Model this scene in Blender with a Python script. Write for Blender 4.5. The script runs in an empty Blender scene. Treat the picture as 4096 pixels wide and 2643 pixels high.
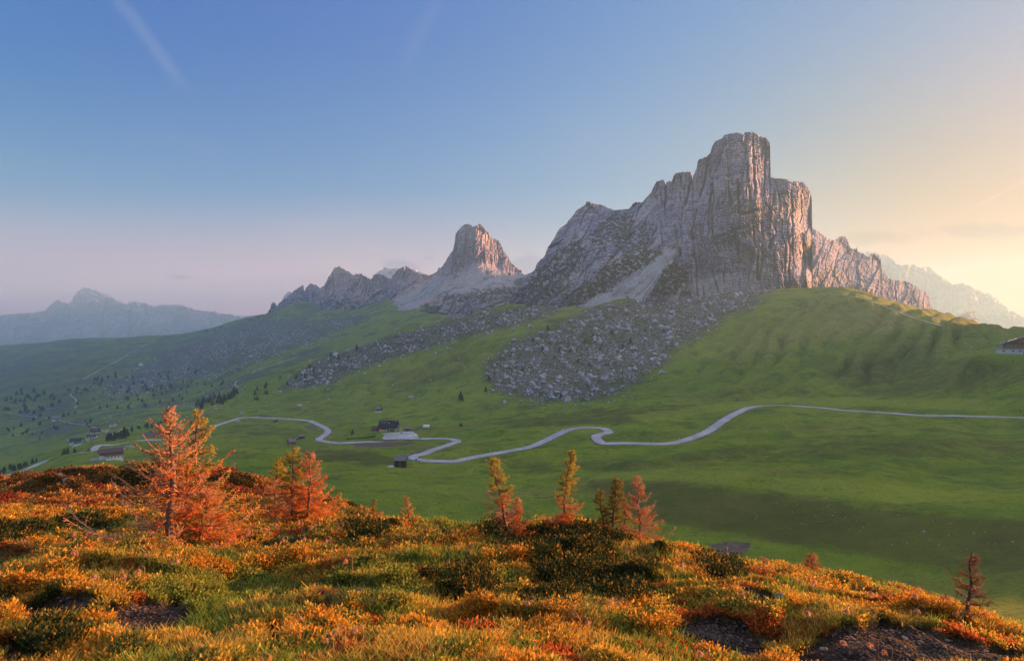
import bpy, math, random
import numpy as np
from math import radians, sin, cos, pi

# ------------------------------------------------------------------ camera, sky, sun, exposure
SC = bpy.context.scene
COL = SC.collection
W0, H0, F0 = 4096.0, 2643.0, 2290.0          # measured picture frame and focal length, used to turn sightings into metres
cam = bpy.data.cameras.new('camera'); camo = bpy.data.objects.new('camera', cam); COL.objects.link(camo)
cam.sensor_width = 36.0; cam.lens = 36.0 * F0 / W0
cam.clip_start = 0.1; cam.clip_end = 60000
camo.location = (0, 0, 0); camo.rotation_euler = (radians(90), 0, 0)
SC.camera = camo
SUN_AZ, SUN_EL = 67.0, 6.5                    # degrees right of the view direction, degrees above the horizon
SKY_STRENGTH = 0.08; EXPOSURE = 2.45
SC.view_settings.view_transform = 'Standard'; SC.view_settings.look = 'None'
SC.view_settings.exposure = EXPOSURE; SC.view_settings.gamma = 1.0
SC.cycles.use_denoising = True
SC.cycles.max_bounces = 5; SC.cycles.diffuse_bounces = 3; SC.cycles.transmission_bounces = 3; SC.cycles.volume_bounces = 1
SC.cycles.transparent_max_bounces = 6
SC.cycles.sample_clamp_indirect = 6.0

world = bpy.data.worlds.new('World'); SC.world = world; world.use_nodes = True
NT = world.node_tree; NT.nodes.clear()
def wn(t, **k):
    n = NT.nodes.new(t)
    for a, b in k.items(): setattr(n, a, b)
    return n
def wl(a, b): NT.links.new(a, b)
out = wn('ShaderNodeOutputWorld'); bg = wn('ShaderNodeBackground'); wl(bg.outputs[0], out.inputs[0])
sky = wn('ShaderNodeTexSky'); sky.sky_type = 'NISHITA'; sky.sun_disc = False
sky.sun_elevation = radians(SUN_EL); sky.sun_rotation = radians(SUN_AZ)
sky.altitude = 2200; sky.air_density = 1.0; sky.dust_density = 1.2; sky.ozone_density = 1.6
bg.inputs[1].default_value = SKY_STRENGTH
# thin high cloud, contrails and a few small cumulus in the sky itself
tc = wn('ShaderNodeTexCoord'); sep = wn('ShaderNodeSeparateXYZ'); wl(tc.outputs['Generated'], sep.inputs[0])
def wm(op, a, b=None, c=None, clamp=False):
    n = wn('ShaderNodeMath', operation=op); n.use_clamp = clamp
    for i, v in enumerate((a, b, c)):
        if v is None: continue
        if isinstance(v, (int, float)): n.inputs[i].default_value = v
        else: wl(v, n.inputs[i])
    return n.outputs[0]
ymax = wm('MAXIMUM', sep.outputs[1], 0.02)
su = wm('DIVIDE', sep.outputs[0], ymax); sv = wm('DIVIDE', sep.outputs[2], ymax)
def wnoise(sx, sy, det=5, rough=0.55, off=0.0):
    c = wn('ShaderNodeCombineXYZ'); wl(wm('MULTIPLY', su, sx), c.inputs[0]); wl(wm('MULTIPLY', sv, sy), c.inputs[1]); c.inputs[2].default_value = off
    n = wn('ShaderNodeTexNoise'); n.inputs['Scale'].default_value = 1.0; n.inputs['Detail'].default_value = det; n.inputs['Roughness'].default_value = rough
    wl(c.outputs[0], n.inputs['Vector']); return n.outputs[0]
def sstep(x, a, b):
    n = wn('ShaderNodeMapRange', interpolation_type='SMOOTHSTEP'); wl(x, n.inputs[0])
    for i, v in ((1, a), (2, b), (3, 0.0), (4, 1.0)): n.inputs[i].default_value = v
    return n.outputs[0]
def px2u(px): return (px - W0 / 2) / F0
def py2v(py): return (H0 / 2 - py) / F0
def streak(x0, y0, x1, y1, w, k):
    """a straight soft contrail between two sky directions"""
    ax, ay, bx, by = px2u(x0), py2v(y0), px2u(x1), py2v(y1)
    L = math.hypot(bx - ax, by - ay); dx, dy = (bx - ax) / L, (by - ay) / L
    du = wm('SUBTRACT', su, ax); dv = wm('SUBTRACT', sv, ay)
    t = wm('ADD', wm('MULTIPLY', du, dx), wm('MULTIPLY', dv, dy))
    s = wm('ABSOLUTE', wm('ADD', wm('SUBTRACT', wm('MULTIPLY', du, dy), wm('MULTIPLY', dv, dx)), wm('MULTIPLY', wm('SUBTRACT', wnoise(9, 9, 3), 0.5), w * 0.9)))
    m = wm('SUBTRACT', 1.0, sstep(s, 0.0, w))
    m = wm('MULTIPLY', m, wm('MULTIPLY', sstep(t, -0.02, L * 0.2), wm('SUBTRACT', 1.0, sstep(t, L * 0.6, L))))
    return wm('MULTIPLY', m, k)
def puff(x, y, rx, ry, k, seed):
    """a small ragged cloud in one sky direction"""
    du = wm('DIVIDE', wm('SUBTRACT', su, px2u(x)), rx / F0); dv = wm('DIVIDE', wm('SUBTRACT', sv, py2v(y)), ry / F0)
    r = wm('SQRT', wm('ADD', wm('MULTIPLY', du, du), wm('MULTIPLY', dv, dv)))
    r = wm('ADD', r, wm('MULTIPLY', wm('SUBTRACT', wnoise(22, 60, 5, 0.6, seed), 0.5), 1.5))
    return wm('MULTIPLY', wm('SUBTRACT', 1.0, sstep(r, 0.35, 1.0)), k)
def vmix(col, fac, c2, mode='MIX'):
    n = wn('ShaderNodeMix', data_type='RGBA', blend_type=mode)
    if isinstance(fac, (int, float)): n.inputs[0].default_value = fac
    else: wl(fac, n.inputs[0])
    wl(col, n.inputs[6])
    if isinstance(c2, tuple): n.inputs[7].default_value = (*c2, 1)
    else: wl(c2, n.inputs[7])
    return n.outputs[2]
# photographic tone of the sky: each channel of the physical sky is eased towards its own ceiling, so the sun side stays warm instead of white
KX = SKY_STRENGTH * 2 ** EXPOSURE
sc_ = wn('ShaderNodeSeparateColor'); wl(sky.outputs[0], sc_.inputs[0]); cc_ = wn('ShaderNodeCombineColor')
for i, (gain, power, top) in enumerate([(0.155, 1.85, 1.05), (0.245, 1.08, 1.05), (1.00, 0.12, 1.10)]):
    x = wm('MULTIPLY', wm('POWER', wm('MAXIMUM', sc_.outputs[i], 1e-3), power), gain / KX)
    wl(wm('DIVIDE', wm('MULTIPLY', x, top / KX), wm('ADD', x, top / KX)), cc_.inputs[i])
skc = cc_.outputs[0]
def rgb(c):
    n = wn('ShaderNodeRGB'); n.outputs[0].default_value = (*c, 1); return n.outputs[0]
skc = vmix(skc, 1.0, vmix(rgb((1, 1, 1)), wm('MULTIPLY', wm('SUBTRACT', 1.0, sstep(su, -0.75, 0.35)), sstep(sv, 0.12, 0.55)), (0.08, 0.70, 0.90)), 'MULTIPLY')
skc = vmix(skc, 1.0, vmix(rgb((1, 1, 1)), wm('MULTIPLY', sstep(su, 0.2, 0.9), sstep(sv, 0.2, 0.5)), (1.30, 0.92, 0.88)), 'MULTIPLY')
pinkw = wm('MULTIPLY', wm('SUBTRACT', 1.0, sstep(sv, 0.0, 0.26)), wm('SUBTRACT', 1.0, sstep(su, -0.35, 0.55)))
skc = vmix(skc, wm('MULTIPLY', pinkw, 0.8), tuple(c / KX for c in (1.0, 0.50, 0.56)))
skc = vmix(skc, 1.0, vmix(rgb((1, 1, 1)), wm('MULTIPLY', sstep(su, 0.1, 0.85), wm('SUBTRACT', 1.0, sstep(sv, 0.10, 0.58))), (1.05, 0.50, 0.17)), 'MULTIPLY')
# the sky overhead, brightened out of view as added fill light for the ground
over = sstep(sep.outputs[2], 0.54, 0.82)
# the bright glow of sky around the sun itself, beyond the right edge of the view
_a, _e = radians(SUN_AZ), radians(SUN_EL); sd_ = (sin(_a) * cos(_e), cos(_a) * cos(_e), sin(_e))
dt = wm('ADD', wm('ADD', wm('MULTIPLY', sep.outputs[0], sd_[0]), wm('MULTIPLY', sep.outputs[1], sd_[1])), wm('MULTIPLY', sep.outputs[2], sd_[2]))
glow = sstep(dt, 0.925, 0.995)
# a bright area added to the sky right of the view, as side light
side_fill = wm('MULTIPLY', sstep(sep.outputs[0], 0.74, 0.90), wm('SUBTRACT', 1.0, sstep(sep.outputs[2], 0.30, 0.62)))
skc = vmix(skc, wm('ADD', streak(430, -60, 790, 420, 0.020, 0.20), streak(1760, -20, 1590, 330, 0.022, 0.10)), tuple(c / KX for c in (0.34, 0.40, 0.60)))
skc = vmix(skc, wm('ADD', streak(1410, 967, 1570, 1010, 0.0025, 0.3), streak(3900, 830, 4160, 690, 0.004, 0.35)), tuple(c / KX for c in (0.95, 0.62, 0.45)))
skc = vmix(skc, wm('MULTIPLY', sstep(wnoise(2.2, 9, 6, 0.6, 4.0), 0.52, 0.75), wm('MULTIPLY', 0.14, wm('SUBTRACT', 1.0, sstep(sv, 0.1, 0.5)))), tuple(c / KX for c in (0.80, 0.62, 0.58)))
pf = wm('ADD', puff(3960, 925, 330, 42, 0.75, 1.0), puff(3500, 950, 190, 34, 0.65, 2.0))
skc = vmix(skc, wm('MINIMUM', wm('MULTIPLY', pf, 1.15), 1.0), tuple(c / KX for c in (0.34, 0.17, 0.10)))
pf2 = wm('ADD', wm('ADD', puff(715, 1108, 60, 14, 0.6, 3.0), puff(1600, 1060, 110, 30, 0.6, 4.0)), wm('ADD', puff(2120, 1060, 110, 50, 0.7, 5.0), puff(1712, 1032, 30, 10, 0.6, 6.0)))
skc = vmix(skc, wm('MINIMUM', pf2, 1.0), tuple(c / KX for c in (0.25, 0.26, 0.40)))
skc = vmix(skc, over, tuple(c / KX for c in (0.80, 0.84, 1.0)))
skc = vmix(skc, side_fill, tuple(c / KX for c in (2.6, 2.15, 1.85)))
skc = vmix(skc, glow, tuple(c / KX for c in (1.8, 0.9, 0.4)))
wl(skc, bg.inputs[0])

sun = bpy.data.lights.new('sun', 'SUN'); suno = bpy.data.objects.new('sun', sun); COL.objects.link(suno)
sun.energy = 5.0; sun.angle = radians(0.6); sun.color = (1.0, 0.44, 0.16)
az, el = radians(SUN_AZ), radians(SUN_EL)
from mathutils import Vector
SUNDIR = Vector((sin(az) * cos(el), cos(az) * cos(el), sin(el)))
suno.rotation_euler = SUNDIR.to_track_quat('Z', 'Y').to_euler(); suno.location = SUNDIR * 300

# ------------------------------------------------------------------ helpers
rng = np.random.default_rng(7); random.seed(7)
def _h(ix, iy, s):
    n = (ix.astype(np.int64) * 374761393 + iy.astype(np.int64) * 668265263 + s * 1274126177) & 0xffffffff
    n = ((n ^ (n >> 13)) * 1274126177) & 0xffffffff
    n = n ^ (n >> 16)
    return (n & 0xffffff) / float(0x1000000)
def perlin(x, y, s=0):
    x = np.asarray(x, float); y = np.asarray(y, float)
    ix = np.floor(x); iy = np.floor(y); fx = x - ix; fy = y - iy
    ux = fx * fx * fx * (fx * (fx * 6 - 15) + 10); uy = fy * fy * fy * (fy * (fy * 6 - 15) + 10)
    def g(a, b, dx, dy):
        t = _h(ix + a, iy + b, s) * 2 * pi
        return np.cos(t) * dx + np.sin(t) * dy
    a = g(0, 0, fx, fy); b = g(1, 0, fx - 1, fy); c = g(0, 1, fx, fy - 1); d = g(1, 1, fx - 1, fy - 1)
    return ((a + (b - a) * ux) * (1 - uy) + (c + (d - c) * ux) * uy) * 1.5
def fbm(x, y, o=4, s=0, gain=0.5, lac=2.03):
    r = 0; a = 1; t = 0
    for i in range(o):
        r = r + a * perlin(x, y, s + i * 17); t += a; a *= gain; x = x * lac + 3.1; y = y * lac + 1.7
    return r / t
def ridged(x, y, o=4, s=0, gain=0.5, lac=2.1):
    r = 0; a = 1; t = 0
    for i in range(o):
        r = r + a * (1 - 2 * np.abs(perlin(x, y, s + i * 13))); t += a; a *= gain; x = x * lac + 5.3; y = y * lac + 2.9
    return r / t
def worley(x, y, s=0):
    """distance to the nearest and second cell point, and the nearest cell's random number"""
    ix = np.floor(x); iy = np.floor(y)
    f1 = np.full(x.shape, 9.0); f2 = np.full(x.shape, 9.0); cid = np.zeros(x.shape)
    for a in (-1, 0, 1):
        for b in (-1, 0, 1):
            px = ix + a + _h(ix + a, iy + b, s); py = iy + b + _h(ix + a, iy + b, s + 101)
            d = np.hypot(px - x, py - y); r = _h(ix + a, iy + b, s + 202)
            m = d < f1
            f2 = np.where(m, f1, np.minimum(f2, d)); cid = np.where(m, r, cid); f1 = np.where(m, d, f1)
    return f1, f2, cid
def smooth(x, a, b):
    t = np.clip((x - a) / (b - a), 0, 1); return t * t * (3 - 2 * t)

class RBF:
    """smooth surface through scattered values (cubic kernel)"""
    def __init__(s, P, v, lam=1e-4):
        s.P = np.asarray(P, float); n = len(s.P)
        d = np.linalg.norm(s.P[:, None] - s.P[None], axis=2)
        A = np.zeros((n + 3, n + 3)); A[:n, :n] = d ** 3 + np.eye(n) * lam
        A[:n, n] = 1; A[:n, n + 1:] = s.P; A[n, :n] = 1; A[n + 1:, :n] = s.P.T
        s.w = np.linalg.solve(A, np.concatenate([v, np.zeros(3)]))
    def __call__(s, a, b):
        a = np.asarray(a, float); b = np.asarray(b, float); shp = a.shape; a = a.ravel(); b = b.ravel()
        r = s.w[-3] + s.w[-2] * a + s.w[-1] * b
        for i, (p, q) in enumerate(s.P):
            r += s.w[i] * ((a - p) ** 2 + (b - q) ** 2) ** 1.5
        return r.reshape(shp)
class TPS(RBF):
    """as RBF with the calmer r^2 log r kernel"""
    def __init__(s, P, v, lam=1e-4):
        s.P = np.asarray(P, float); n = len(s.P)
        d = np.linalg.norm(s.P[:, None] - s.P[None], axis=2)
        A = np.zeros((n + 3, n + 3)); A[:n, :n] = d * d * np.log(d + 1e-9) + np.eye(n) * lam
        A[:n, n] = 1; A[:n, n + 1:] = s.P; A[n, :n] = 1; A[n + 1:, :n] = s.P.T
        s.w = np.linalg.solve(A, np.concatenate([v, np.zeros(3)]))
    def __call__(s, a, b):
        a = np.asarray(a, float); b = np.asarray(b, float); shp = a.shape; a = a.ravel(); b = b.ravel()
        r = s.w[-3] + s.w[-2] * a + s.w[-1] * b
        for i, (p, q) in enumerate(s.P):
            q2 = (a - p) ** 2 + (b - q) ** 2 + 1e-12
            r += s.w[i] * 0.5 * q2 * np.log(q2)
        return r.reshape(shp)

def mesh_np(name, V, F, mat=None, parent=None, smooth_=True, colors=None, mats=None, midx=None, loc=None):
    """one mesh object from arrays; F is (n,3) or (n,4)"""
    me = bpy.data.meshes.new(name); V = np.asarray(V, np.float32); F = np.asarray(F, np.int32)
    k = F.shape[1]; n = len(F)
    me.vertices.add(len(V)); me.vertices.foreach_set('co', V.ravel())
    me.loops.add(n * k); me.loops.foreach_set('vertex_index', F.ravel())
    me.polygons.add(n); me.polygons.foreach_set('loop_start', np.arange(n, dtype=np.int32) * k)
    me.polygons.foreach_set('loop_total', np.full(n, k, np.int32))
    if smooth_: me.polygons.foreach_set('use_smooth', np.ones(n, bool))
    if midx is not None: me.polygons.foreach_set('material_index', np.asarray(midx, np.int32))
    me.update(calc_edges=True)
    for cn, c in (colors or {}).items():
        at = me.color_attributes.new(cn, 'FLOAT_COLOR', 'POINT')
        c = np.asarray(c, np.float32)
        if c.shape[1] == 3: c = np.concatenate([c, np.ones((len(c), 1), np.float32)], 1)
        at.data.foreach_set('color', c.ravel())
    for m in (mats or ([mat] if mat else [])): me.materials.append(m)
    o = bpy.data.objects.new(name, me); COL.objects.link(o)
    if parent is not None: o.parent = parent
    if loc is not None: o.location = loc
    return o
def gridF(nr, nc, flip=False):
    i = np.arange(nr * nc).reshape(nr, nc)
    a, b, c, d = i[:-1, :-1].ravel(), i[:-1, 1:].ravel(), i[1:, 1:].ravel(), i[1:, :-1].ravel()
    return np.stack([a, d, c, b] if flip else [a, b, c, d], 1)
def tag(o, label=None, cat=None, group=None, kind=None):
    if label: o['label'] = label
    if cat: o['category'] = cat
    if group: o['group'] = group
    if kind: o['kind'] = kind
    return o

# ------------------------------------------------------------------ materials
class M:
    """small node-material builder"""
    def __init__(s, name, rough=0.9, spec=0.2):
        s.m = bpy.data.materials.new(name); s.m.use_nodes = True; s.t = s.m.node_tree
        s.b = s.t.nodes['Principled BSDF']; s.b.inputs['Roughness'].default_value = rough
        s.b.inputs['Specular IOR Level'].default_value = spec
        s.out = s.t.nodes['Material Output']
        s.geo = None
    def n(s, t, **k):
        x = s.t.nodes.new(t)
        for a, b in k.items(): setattr(x, a, b)
        return x
    def put(s, sock, v):
        if isinstance(v, (int, float)): sock.default_value = v
        elif isinstance(v, tuple): sock.default_value = (*v, 1) if len(v) == 3 and sock.type == 'RGBA' else v
        else: s.t.links.new(v, sock)
    def pos(s):
        if s.geo is None: s.geo = s.n('ShaderNodeNewGeometry')
        return s.geo.outputs['Position']
    def objpos(s): return s.n('ShaderNodeTexCoord').outputs['Object']
    def scaled(s, vec, sc):
        x = s.n('ShaderNodeVectorMath', operation='MULTIPLY'); s.put(x.inputs[0], vec); x.inputs[1].default_value = sc; return x.outputs[0]
    def noise(s, scale, det=4, rough=0.55, vec=None, dist=0.0):
        x = s.n('ShaderNodeTexNoise'); x.inputs['Scale'].default_value = scale; x.inputs['Detail'].default_value = det
        x.inputs['Roughness'].default_value = rough; x.inputs['Distortion'].default_value = dist
        s.put(x.inputs['Vector'], vec if vec is not None else s.pos()); return x.outputs[0]
    def voro(s, scale, vec=None, feature='F1'):
        x = s.n('ShaderNodeTexVoronoi', feature=feature); x.inputs['Scale'].default_value = scale
        s.put(x.inputs['Vector'], vec if vec is not None else s.pos()); return x
    def step(s, x, a, b, c=0.0, d=1.0):
        n = s.n('ShaderNodeMapRange', interpolation_type='SMOOTHSTEP'); s.put(n.inputs[0], x)
        for i, v in ((1, a), (2, b), (3, c), (4, d)): s.put(n.inputs[i], v)
        return n.outputs[0]
    def math(s, op, a, b=None, clamp=False):
        n = s.n('ShaderNodeMath', operation=op); n.use_clamp = clamp; s.put(n.inputs[0], a)
        if b is not None: s.put(n.inputs[1], b)
        return n.outputs[0]
    def mix(s, f, a, b, mode='MIX'):
        n = s.n('ShaderNodeMix', data_type='RGBA', blend_type=mode); s.put(n.inputs[0], f); s.put(n.inputs[6], a); s.put(n.inputs[7], b); return n.outputs[2]
    def attr(s, name):
        n = s.n('ShaderNodeAttribute'); n.attribute_name = name; return n
    def sepc(s, c):
        n = s.n('ShaderNodeSeparateColor'); s.put(n.inputs[0], c); return n.outputs
    def color(s, c): s.put(s.b.inputs['Base Color'], c); return s
    def bump(s, h, strength, dist):
        n = s.n('ShaderNodeBump'); n.inputs['Strength'].default_value = strength; n.inputs['Distance'].default_value = dist
        s.put(n.inputs['Height'], h); s.t.links.new(n.outputs[0], s.b.inputs['Normal']); return s
    def leafy(s, col, tr=0.4):
        """thin leaves: part of the light passes through"""
        t = s.n('ShaderNodeBsdfTranslucent'); s.put(t.inputs[0], col)
        x = s.n('ShaderNodeMixShader'); x.inputs[0].default_value = tr
        s.t.links.new(s.b.outputs[0], x.inputs[1]); s.t.links.new(t.outputs[0], x.inputs[2]); s.t.links.new(x.outputs[0], s.out.inputs[0])
        s.color(col); return s

def simple(name, col, rough=0.85, var=0.15, scale=2.0, spec=0.2):
    m = M(name, rough, spec); n = m.noise(scale, 4, vec=m.objpos())
    a = tuple(c * (1 - var) for c in col); b = tuple(min(1, c * (1 + var)) for c in col)
    m.color(m.mix(m.step(n, 0.3, 0.7), a, b)); return m.m

# ------------------------------------------------------------------ the valley and its slopes, one ground sheet
# sightings: (picture x, [(picture y or ('z', metres), distance), ...])
TC = [
 (-1500, [(('z',-40),60),(('z',-60),110),(('z',-90),250),(('z',-120),450),(('z',-190),900),(('z',-240),1500),(('z',-250),2200),(('z',-150),3300),(('z',-100),4200),(('z',-350),6000),(('z',-600),9000),(('z',-900),16000)]),
 (-500, [(('z',-45),60),(('z',-66),130),(('z',-105),330),(('z',-135),480),(('z',-215),900),(('z',-258),1500),(('z',-240),2400),(('z',-130),3500),(('z',-100),4100),(('z',-350),6000),(('z',-600),9000),(('z',-900),16000)]),
 (0, [(('z',-45),60),(('z',-70),140),(('z',-92),250),(1950,400),(1930,480),(1915,570),(1880,700),(1840,900),(1790,1150),(1700,1500),(1600,2000),(1500,2700),(1420,3400),(1384,4000),(('z',-300),5200),(('z',-600),9000),(('z',-900),16000)]),
 (300, [(('z',-42),60),(('z',-64),140),(('z',-82),250),(1880,350),(1850,440),(1815,545),(1790,720),(1780,900),(1730,1150),(1620,1700),(1500,2300),(1400,3200),(1356,3850),(('z',-290),5200),(('z',-600),9000),(('z',-900),16000)]),
 (400, [(1785,550),(1768,700),(1745,900)]),
 (600, [(('z',-60),140),(1900,320),(1835,420),(1768,575),(1735,720),(1700,900),(1650,1250),(1560,1800),(1470,2400),(1390,3050),(1347,3700),(('z',-280),5000)]),
 (800, [(('z',-40),60),(('z',-56),130),(('z',-70),220),(1895,310),(1800,430),(1732,605),(1690,720),(1645,880),(1632,980),(1637,1150),(1610,1400),(1550,1750),(1450,2250),(1380,2700),(1333,3300),(('z',-260),5000),(('z',-600),9000),(('z',-900),16000)]),
 (1000, [(1990,190),(1850,340),(1740,560),(1670,755),(1620,880),(1560,1000),(1530,1080),(1535,1250),(1500,1500),(1430,1950),(1360,2500),(1290,3150),(1271,3400),(('z',-150),5000)]),
 (1200, [(('z',-38),60),(2060,175),(1950,240),(1850,340),(1767,500),(1720,600),(1676,700),(1640,810),(1580,930),(1520,1030),(1475,1130),(1462,1190),(1480,1350),(1450,1650),(1390,2000),(1330,2350),(1270,2750),(1220,3000),(('z',60),3600),(('z',-250),5000),(('z',-600),9000),(('z',-900),16000)]),
 (1350, [(1440,1130),(1420,1200),(1440,1400),(1390,1750),(1330,2100),(1270,2500)]),
 (1600, [(('z',-36),60),(2080,170),(1950,240),(1850,348),(1758,485),(1728,510),(1700,590),(1640,700),(1560,820),(1480,930),(1400,1040),(1345,1130),(1325,1200),(1350,1450),(1310,1750),(1265,2050),(1230,2250),(1190,2500),(('z',40),3000),(('z',-250),5000),(('z',-600),9000),(('z',-900),16000)]),
 (1850, [(1400,930),(1330,1010),(1285,1090),(1275,1160),(1290,1400),(1265,1800),(1240,2050),(1225,2200)]),
 (1900, [(('z',-35),60),(2080,175),(1950,245),(1826,360),(1750,470),(1680,580),(1600,680),(1500,780),(1400,890),(1300,1040),(1265,1120),(1270,1300)]),
 (2114, [(2100,170),(1950,250),(1850,320),(1790,370),(1720,450),(1680,520),(1640,600),(1600,660),(1500,740),(1400,820),(1300,930),(1250,1000),(1215,1110),(1205,1200),(('z',30),1700),(('z',0),2600),(('z',-250),5000)]),
 (2219, [(1739,400)]), (2328, [(1712,420)]), (2400, [(1754,370)]), (2422, [(1713,415)]),
 (2500, [(('z',-34),60),(2200,110),(2150,130),(2000,190),(1880,260),(1778,355),(1700,400),(1660,470),(1600,600),(1550,660),(1450,740),(1350,810),(1250,880),(1190,940),(('z',50),1100),(('z',0),2000),(('z',-250),5000),(('z',-600),9000),(('z',-900),16000)]),
 (2711, [(1766,360)]), (2831, [(1724,385)]), (2874, [(1699,400)]), (1776, [(1786,420)]), (1831, [(1763,455)]), (1683, [(1848,345)]), (1656,[(1822,362)]),
 (2900, [(2240,104),(2180,125),(1980,158),(1880,240),(1800,300),(1664,430),(1625,520),(1580,580),(1500,640),(1400,710),(1300,780),(1220,840),(1180,890),(('z',60),1000),(('z',20),1400)]),
 (3100, [(('z',-33),60),(2290,92),(2215,115),(1995,148),(1880,228),(1800,295),(1621,470),(1598,530),(1500,600),(1400,670),(1300,740),(1200,815),(1163,860),(('z',50),1000),(('z',10),1400),(('z',-100),3000),(('z',-600),9000),(('z',-900),16000)]),
 (3400, [(2330,85),(2250,105),(2010,135),(1880,215),(1780,290),(1641,420),(1600,470),(1550,510),(1450,575),(1350,645),(1250,715),(1190,760),(1176,940),(('z',34),1100)]),
 (3600, [(1653,397),(1600,440),(1500,520),(1400,580),(1300,660),(1262,700),(1228,880)]),
 (3750, [(('z',-32),60),(2340,90),(2050,122),(1920,195),(1780,265),(1662,372),(1620,405),(1550,445),(1450,505),(1350,570),(1300,625),(1267,810),(('z',0),980),(('z',-40),1400),(('z',-150),3000),(('z',-600),9000)]),
 (4000, [(1668,350),(1600,370),(1500,410),(1400,470),(1358,530),(1336,680),(('z',-25),900)]),
 (4096, [(2480,58),(2400,78),(2090,108),(1960,165),(1830,235),(1671,338),(1610,355),(1500,390),(1413,430),(1370,475),(1352,525),(('z',-30),800),(('z',-80),1400),(('z',-200),3000),(('z',-600),9000),(('z',-900),16000)]),
 (4600, [(('z',-28),60),(('z',-40),150),(('z',-40),290),(('z',-25),370),(('z',-2),460),(('z',35),620),(('z',55),760),(('z',20),950),(('z',-120),2000)]),  # unseen hill in these last three rows, raised to shade the meadow
 (5400, [(('z',-26),60),(('z',-34),150),(('z',-8),260),(('z',32),380),(('z',62),500),(('z',85),740),(('z',30),1200),(('z',-220),3000),(('z',-600),9000),(('z',-900),16000)]),
 (6500, [(('z',-24),60),(('z',-28),150),(('z',24),300),(('z',62),500),(('z',60),800),(('z',-80),1600),(('z',-300),4000),(('z',-900),16000)]),
]
P, vals = [], []
for px, lst in TC:
    for q, D in lst:
        z = q[1] / D if isinstance(q, tuple) else py2v(q)
        P.append((px2u(px) * 2.0, math.log(D))); vals.append(z)
TS = TPS(P, np.array(vals), 2e-4)
NU, ND = 1500, 1140
us = np.concatenate([np.linspace(-1.75, -0.93, 90, endpoint=False), np.linspace(-0.93, 0.93, NU - 180), np.linspace(0.935, 2.0, 90)])
lds = np.concatenate([np.linspace(math.log(45), math.log(1500), 920, endpoint=False), np.linspace(math.log(1500), math.log(10500), ND - 920)])
U, LD = np.meshgrid(us, lds)
DD = np.exp(LD); XX = np.clip(U * DD, -12400, 5000); YY = DD
ZZ = TS(U * 2, LD) * DD
# undulation of the meadows, gullies on the flanks, coarse relief further off
near = 1 - smooth(DD, 900, 1500)
w1 = fbm(XX / 260, YY / 150, 4, 5); PX_ = U * F0 + W0 / 2; VV = ZZ / DD; PY_ = H0 / 2 - VV * F0
hum = ridged(XX / 95 + w1, YY / 46 + w1 * 2, 3, 40) * 1.5 + fbm(XX / 42, YY / 24, 4, 60) * 1.6 + fbm(XX / 13, YY / 10, 3, 66) * 0.32
amp = near * smooth(DD, 60, 250) * 1.25
ZZ = ZZ + hum * amp * 1.15
rib = smooth(PX_, 2650, 3000) * (1 - smooth(PX_, 4050, 4500)) * smooth(DD, 450, 560) * (1 - smooth(PY_ * 0 + DD, 700, 830))
rt = (XX * 0.72 - YY * 0.69) / 23 + fbm(XX / 130, YY / 130, 3, 9) * 1.0
env = 0.35 + 0.65 * smooth(fbm(XX / 90, YY / 90, 3, 29), -0.35, 0.25)
ribh = np.abs(np.sin(pi * rt)) * rib * env
ZZ = ZZ + rib * env * (np.abs(np.sin(pi * rt)) ** 0.85 * 11.0 + np.abs(np.sin(pi * (rt * 2.3 + 0.4 * w1))) * 1.3 - 4.5)
gul = smooth(PX_, 1000, 1300) * (1 - smooth(PX_, 2150, 2400)) * smooth(DD, 700, 800) * (1 - smooth(DD, 1150, 1300))
rt2 = (XX * 0.75 + YY * 0.66) / 62 + fbm(XX / 160, YY / 160, 3, 19) * 1.3
ZZ = ZZ + gul * (0.3 + 0.7 * smooth(fbm(XX / 120, YY / 120, 3, 33), -0.3, 0.3)) * (np.abs(np.sin(pi * rt2 * 1.3)) * 11.0 - 5)
far = smooth(DD, 1200, 1700)
ZZ = ZZ + far * (ridged(XX / 300 + 0.3 * w1, YY / 420, 5, 51) * 16 + fbm(XX / 900, YY / 900, 3, 55) * 14) * (1 - smooth(DD, 3200, 3900) * 0.5)
VV = ZZ / DD
def visible(px, py, dmin=0.0, dmax=1e9):
    """ground point seen at a picture position"""
    u = px2u(px); v = py2v(py)
    j = int(np.searchsorted(us, u)); j = min(max(j, 1), len(us) - 1); t = (u - us[j - 1]) / (us[j] - us[j - 1])
    col = VV[:, j - 1] * (1 - t) + VV[:, j] * t
    D = np.exp(lds); ok = (col >= v) & (D >= dmin)
    k = int(np.argmax(ok)) if ok.any() else int(np.argmax(np.where(D < dmax, col, -9)))
    k = max(k, 1); a, b = col[k - 1], col[k]
    s = (v - a) / (b - a) if b > a and a < v else 1.0
    s = min(max(s, 0), 1); Dv = D[k - 1] * (1 - s) + D[k] * s
    return np.array([u * Dv, Dv, (a * (1 - s) + b * s) * Dv])
def ground(x, y):
    """height of the ground sheet under world points"""
    x = np.asarray(x, float); y = np.asarray(y, float); u = x / y; l = np.log(np.maximum(y, 46))
    j = np.clip(np.searchsorted(us, u), 1, len(us) - 1); i = np.clip(np.searchsorted(lds, l), 1, len(lds) - 1)
    tu = np.clip((u - us[j - 1]) / (us[j] - us[j - 1]), 0, 1)
    yi0 = np.exp(lds[i - 1]); yi1 = np.exp(lds[i]); tl = np.clip((y - yi0) / (yi1 - yi0), 0, 1)
    z = ZZ
    return (z[i-1, j-1] * (1-tu) + z[i-1, j] * tu) * (1-tl) + (z[i, j-1] * (1-tu) + z[i, j] * tu) * tl

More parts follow.
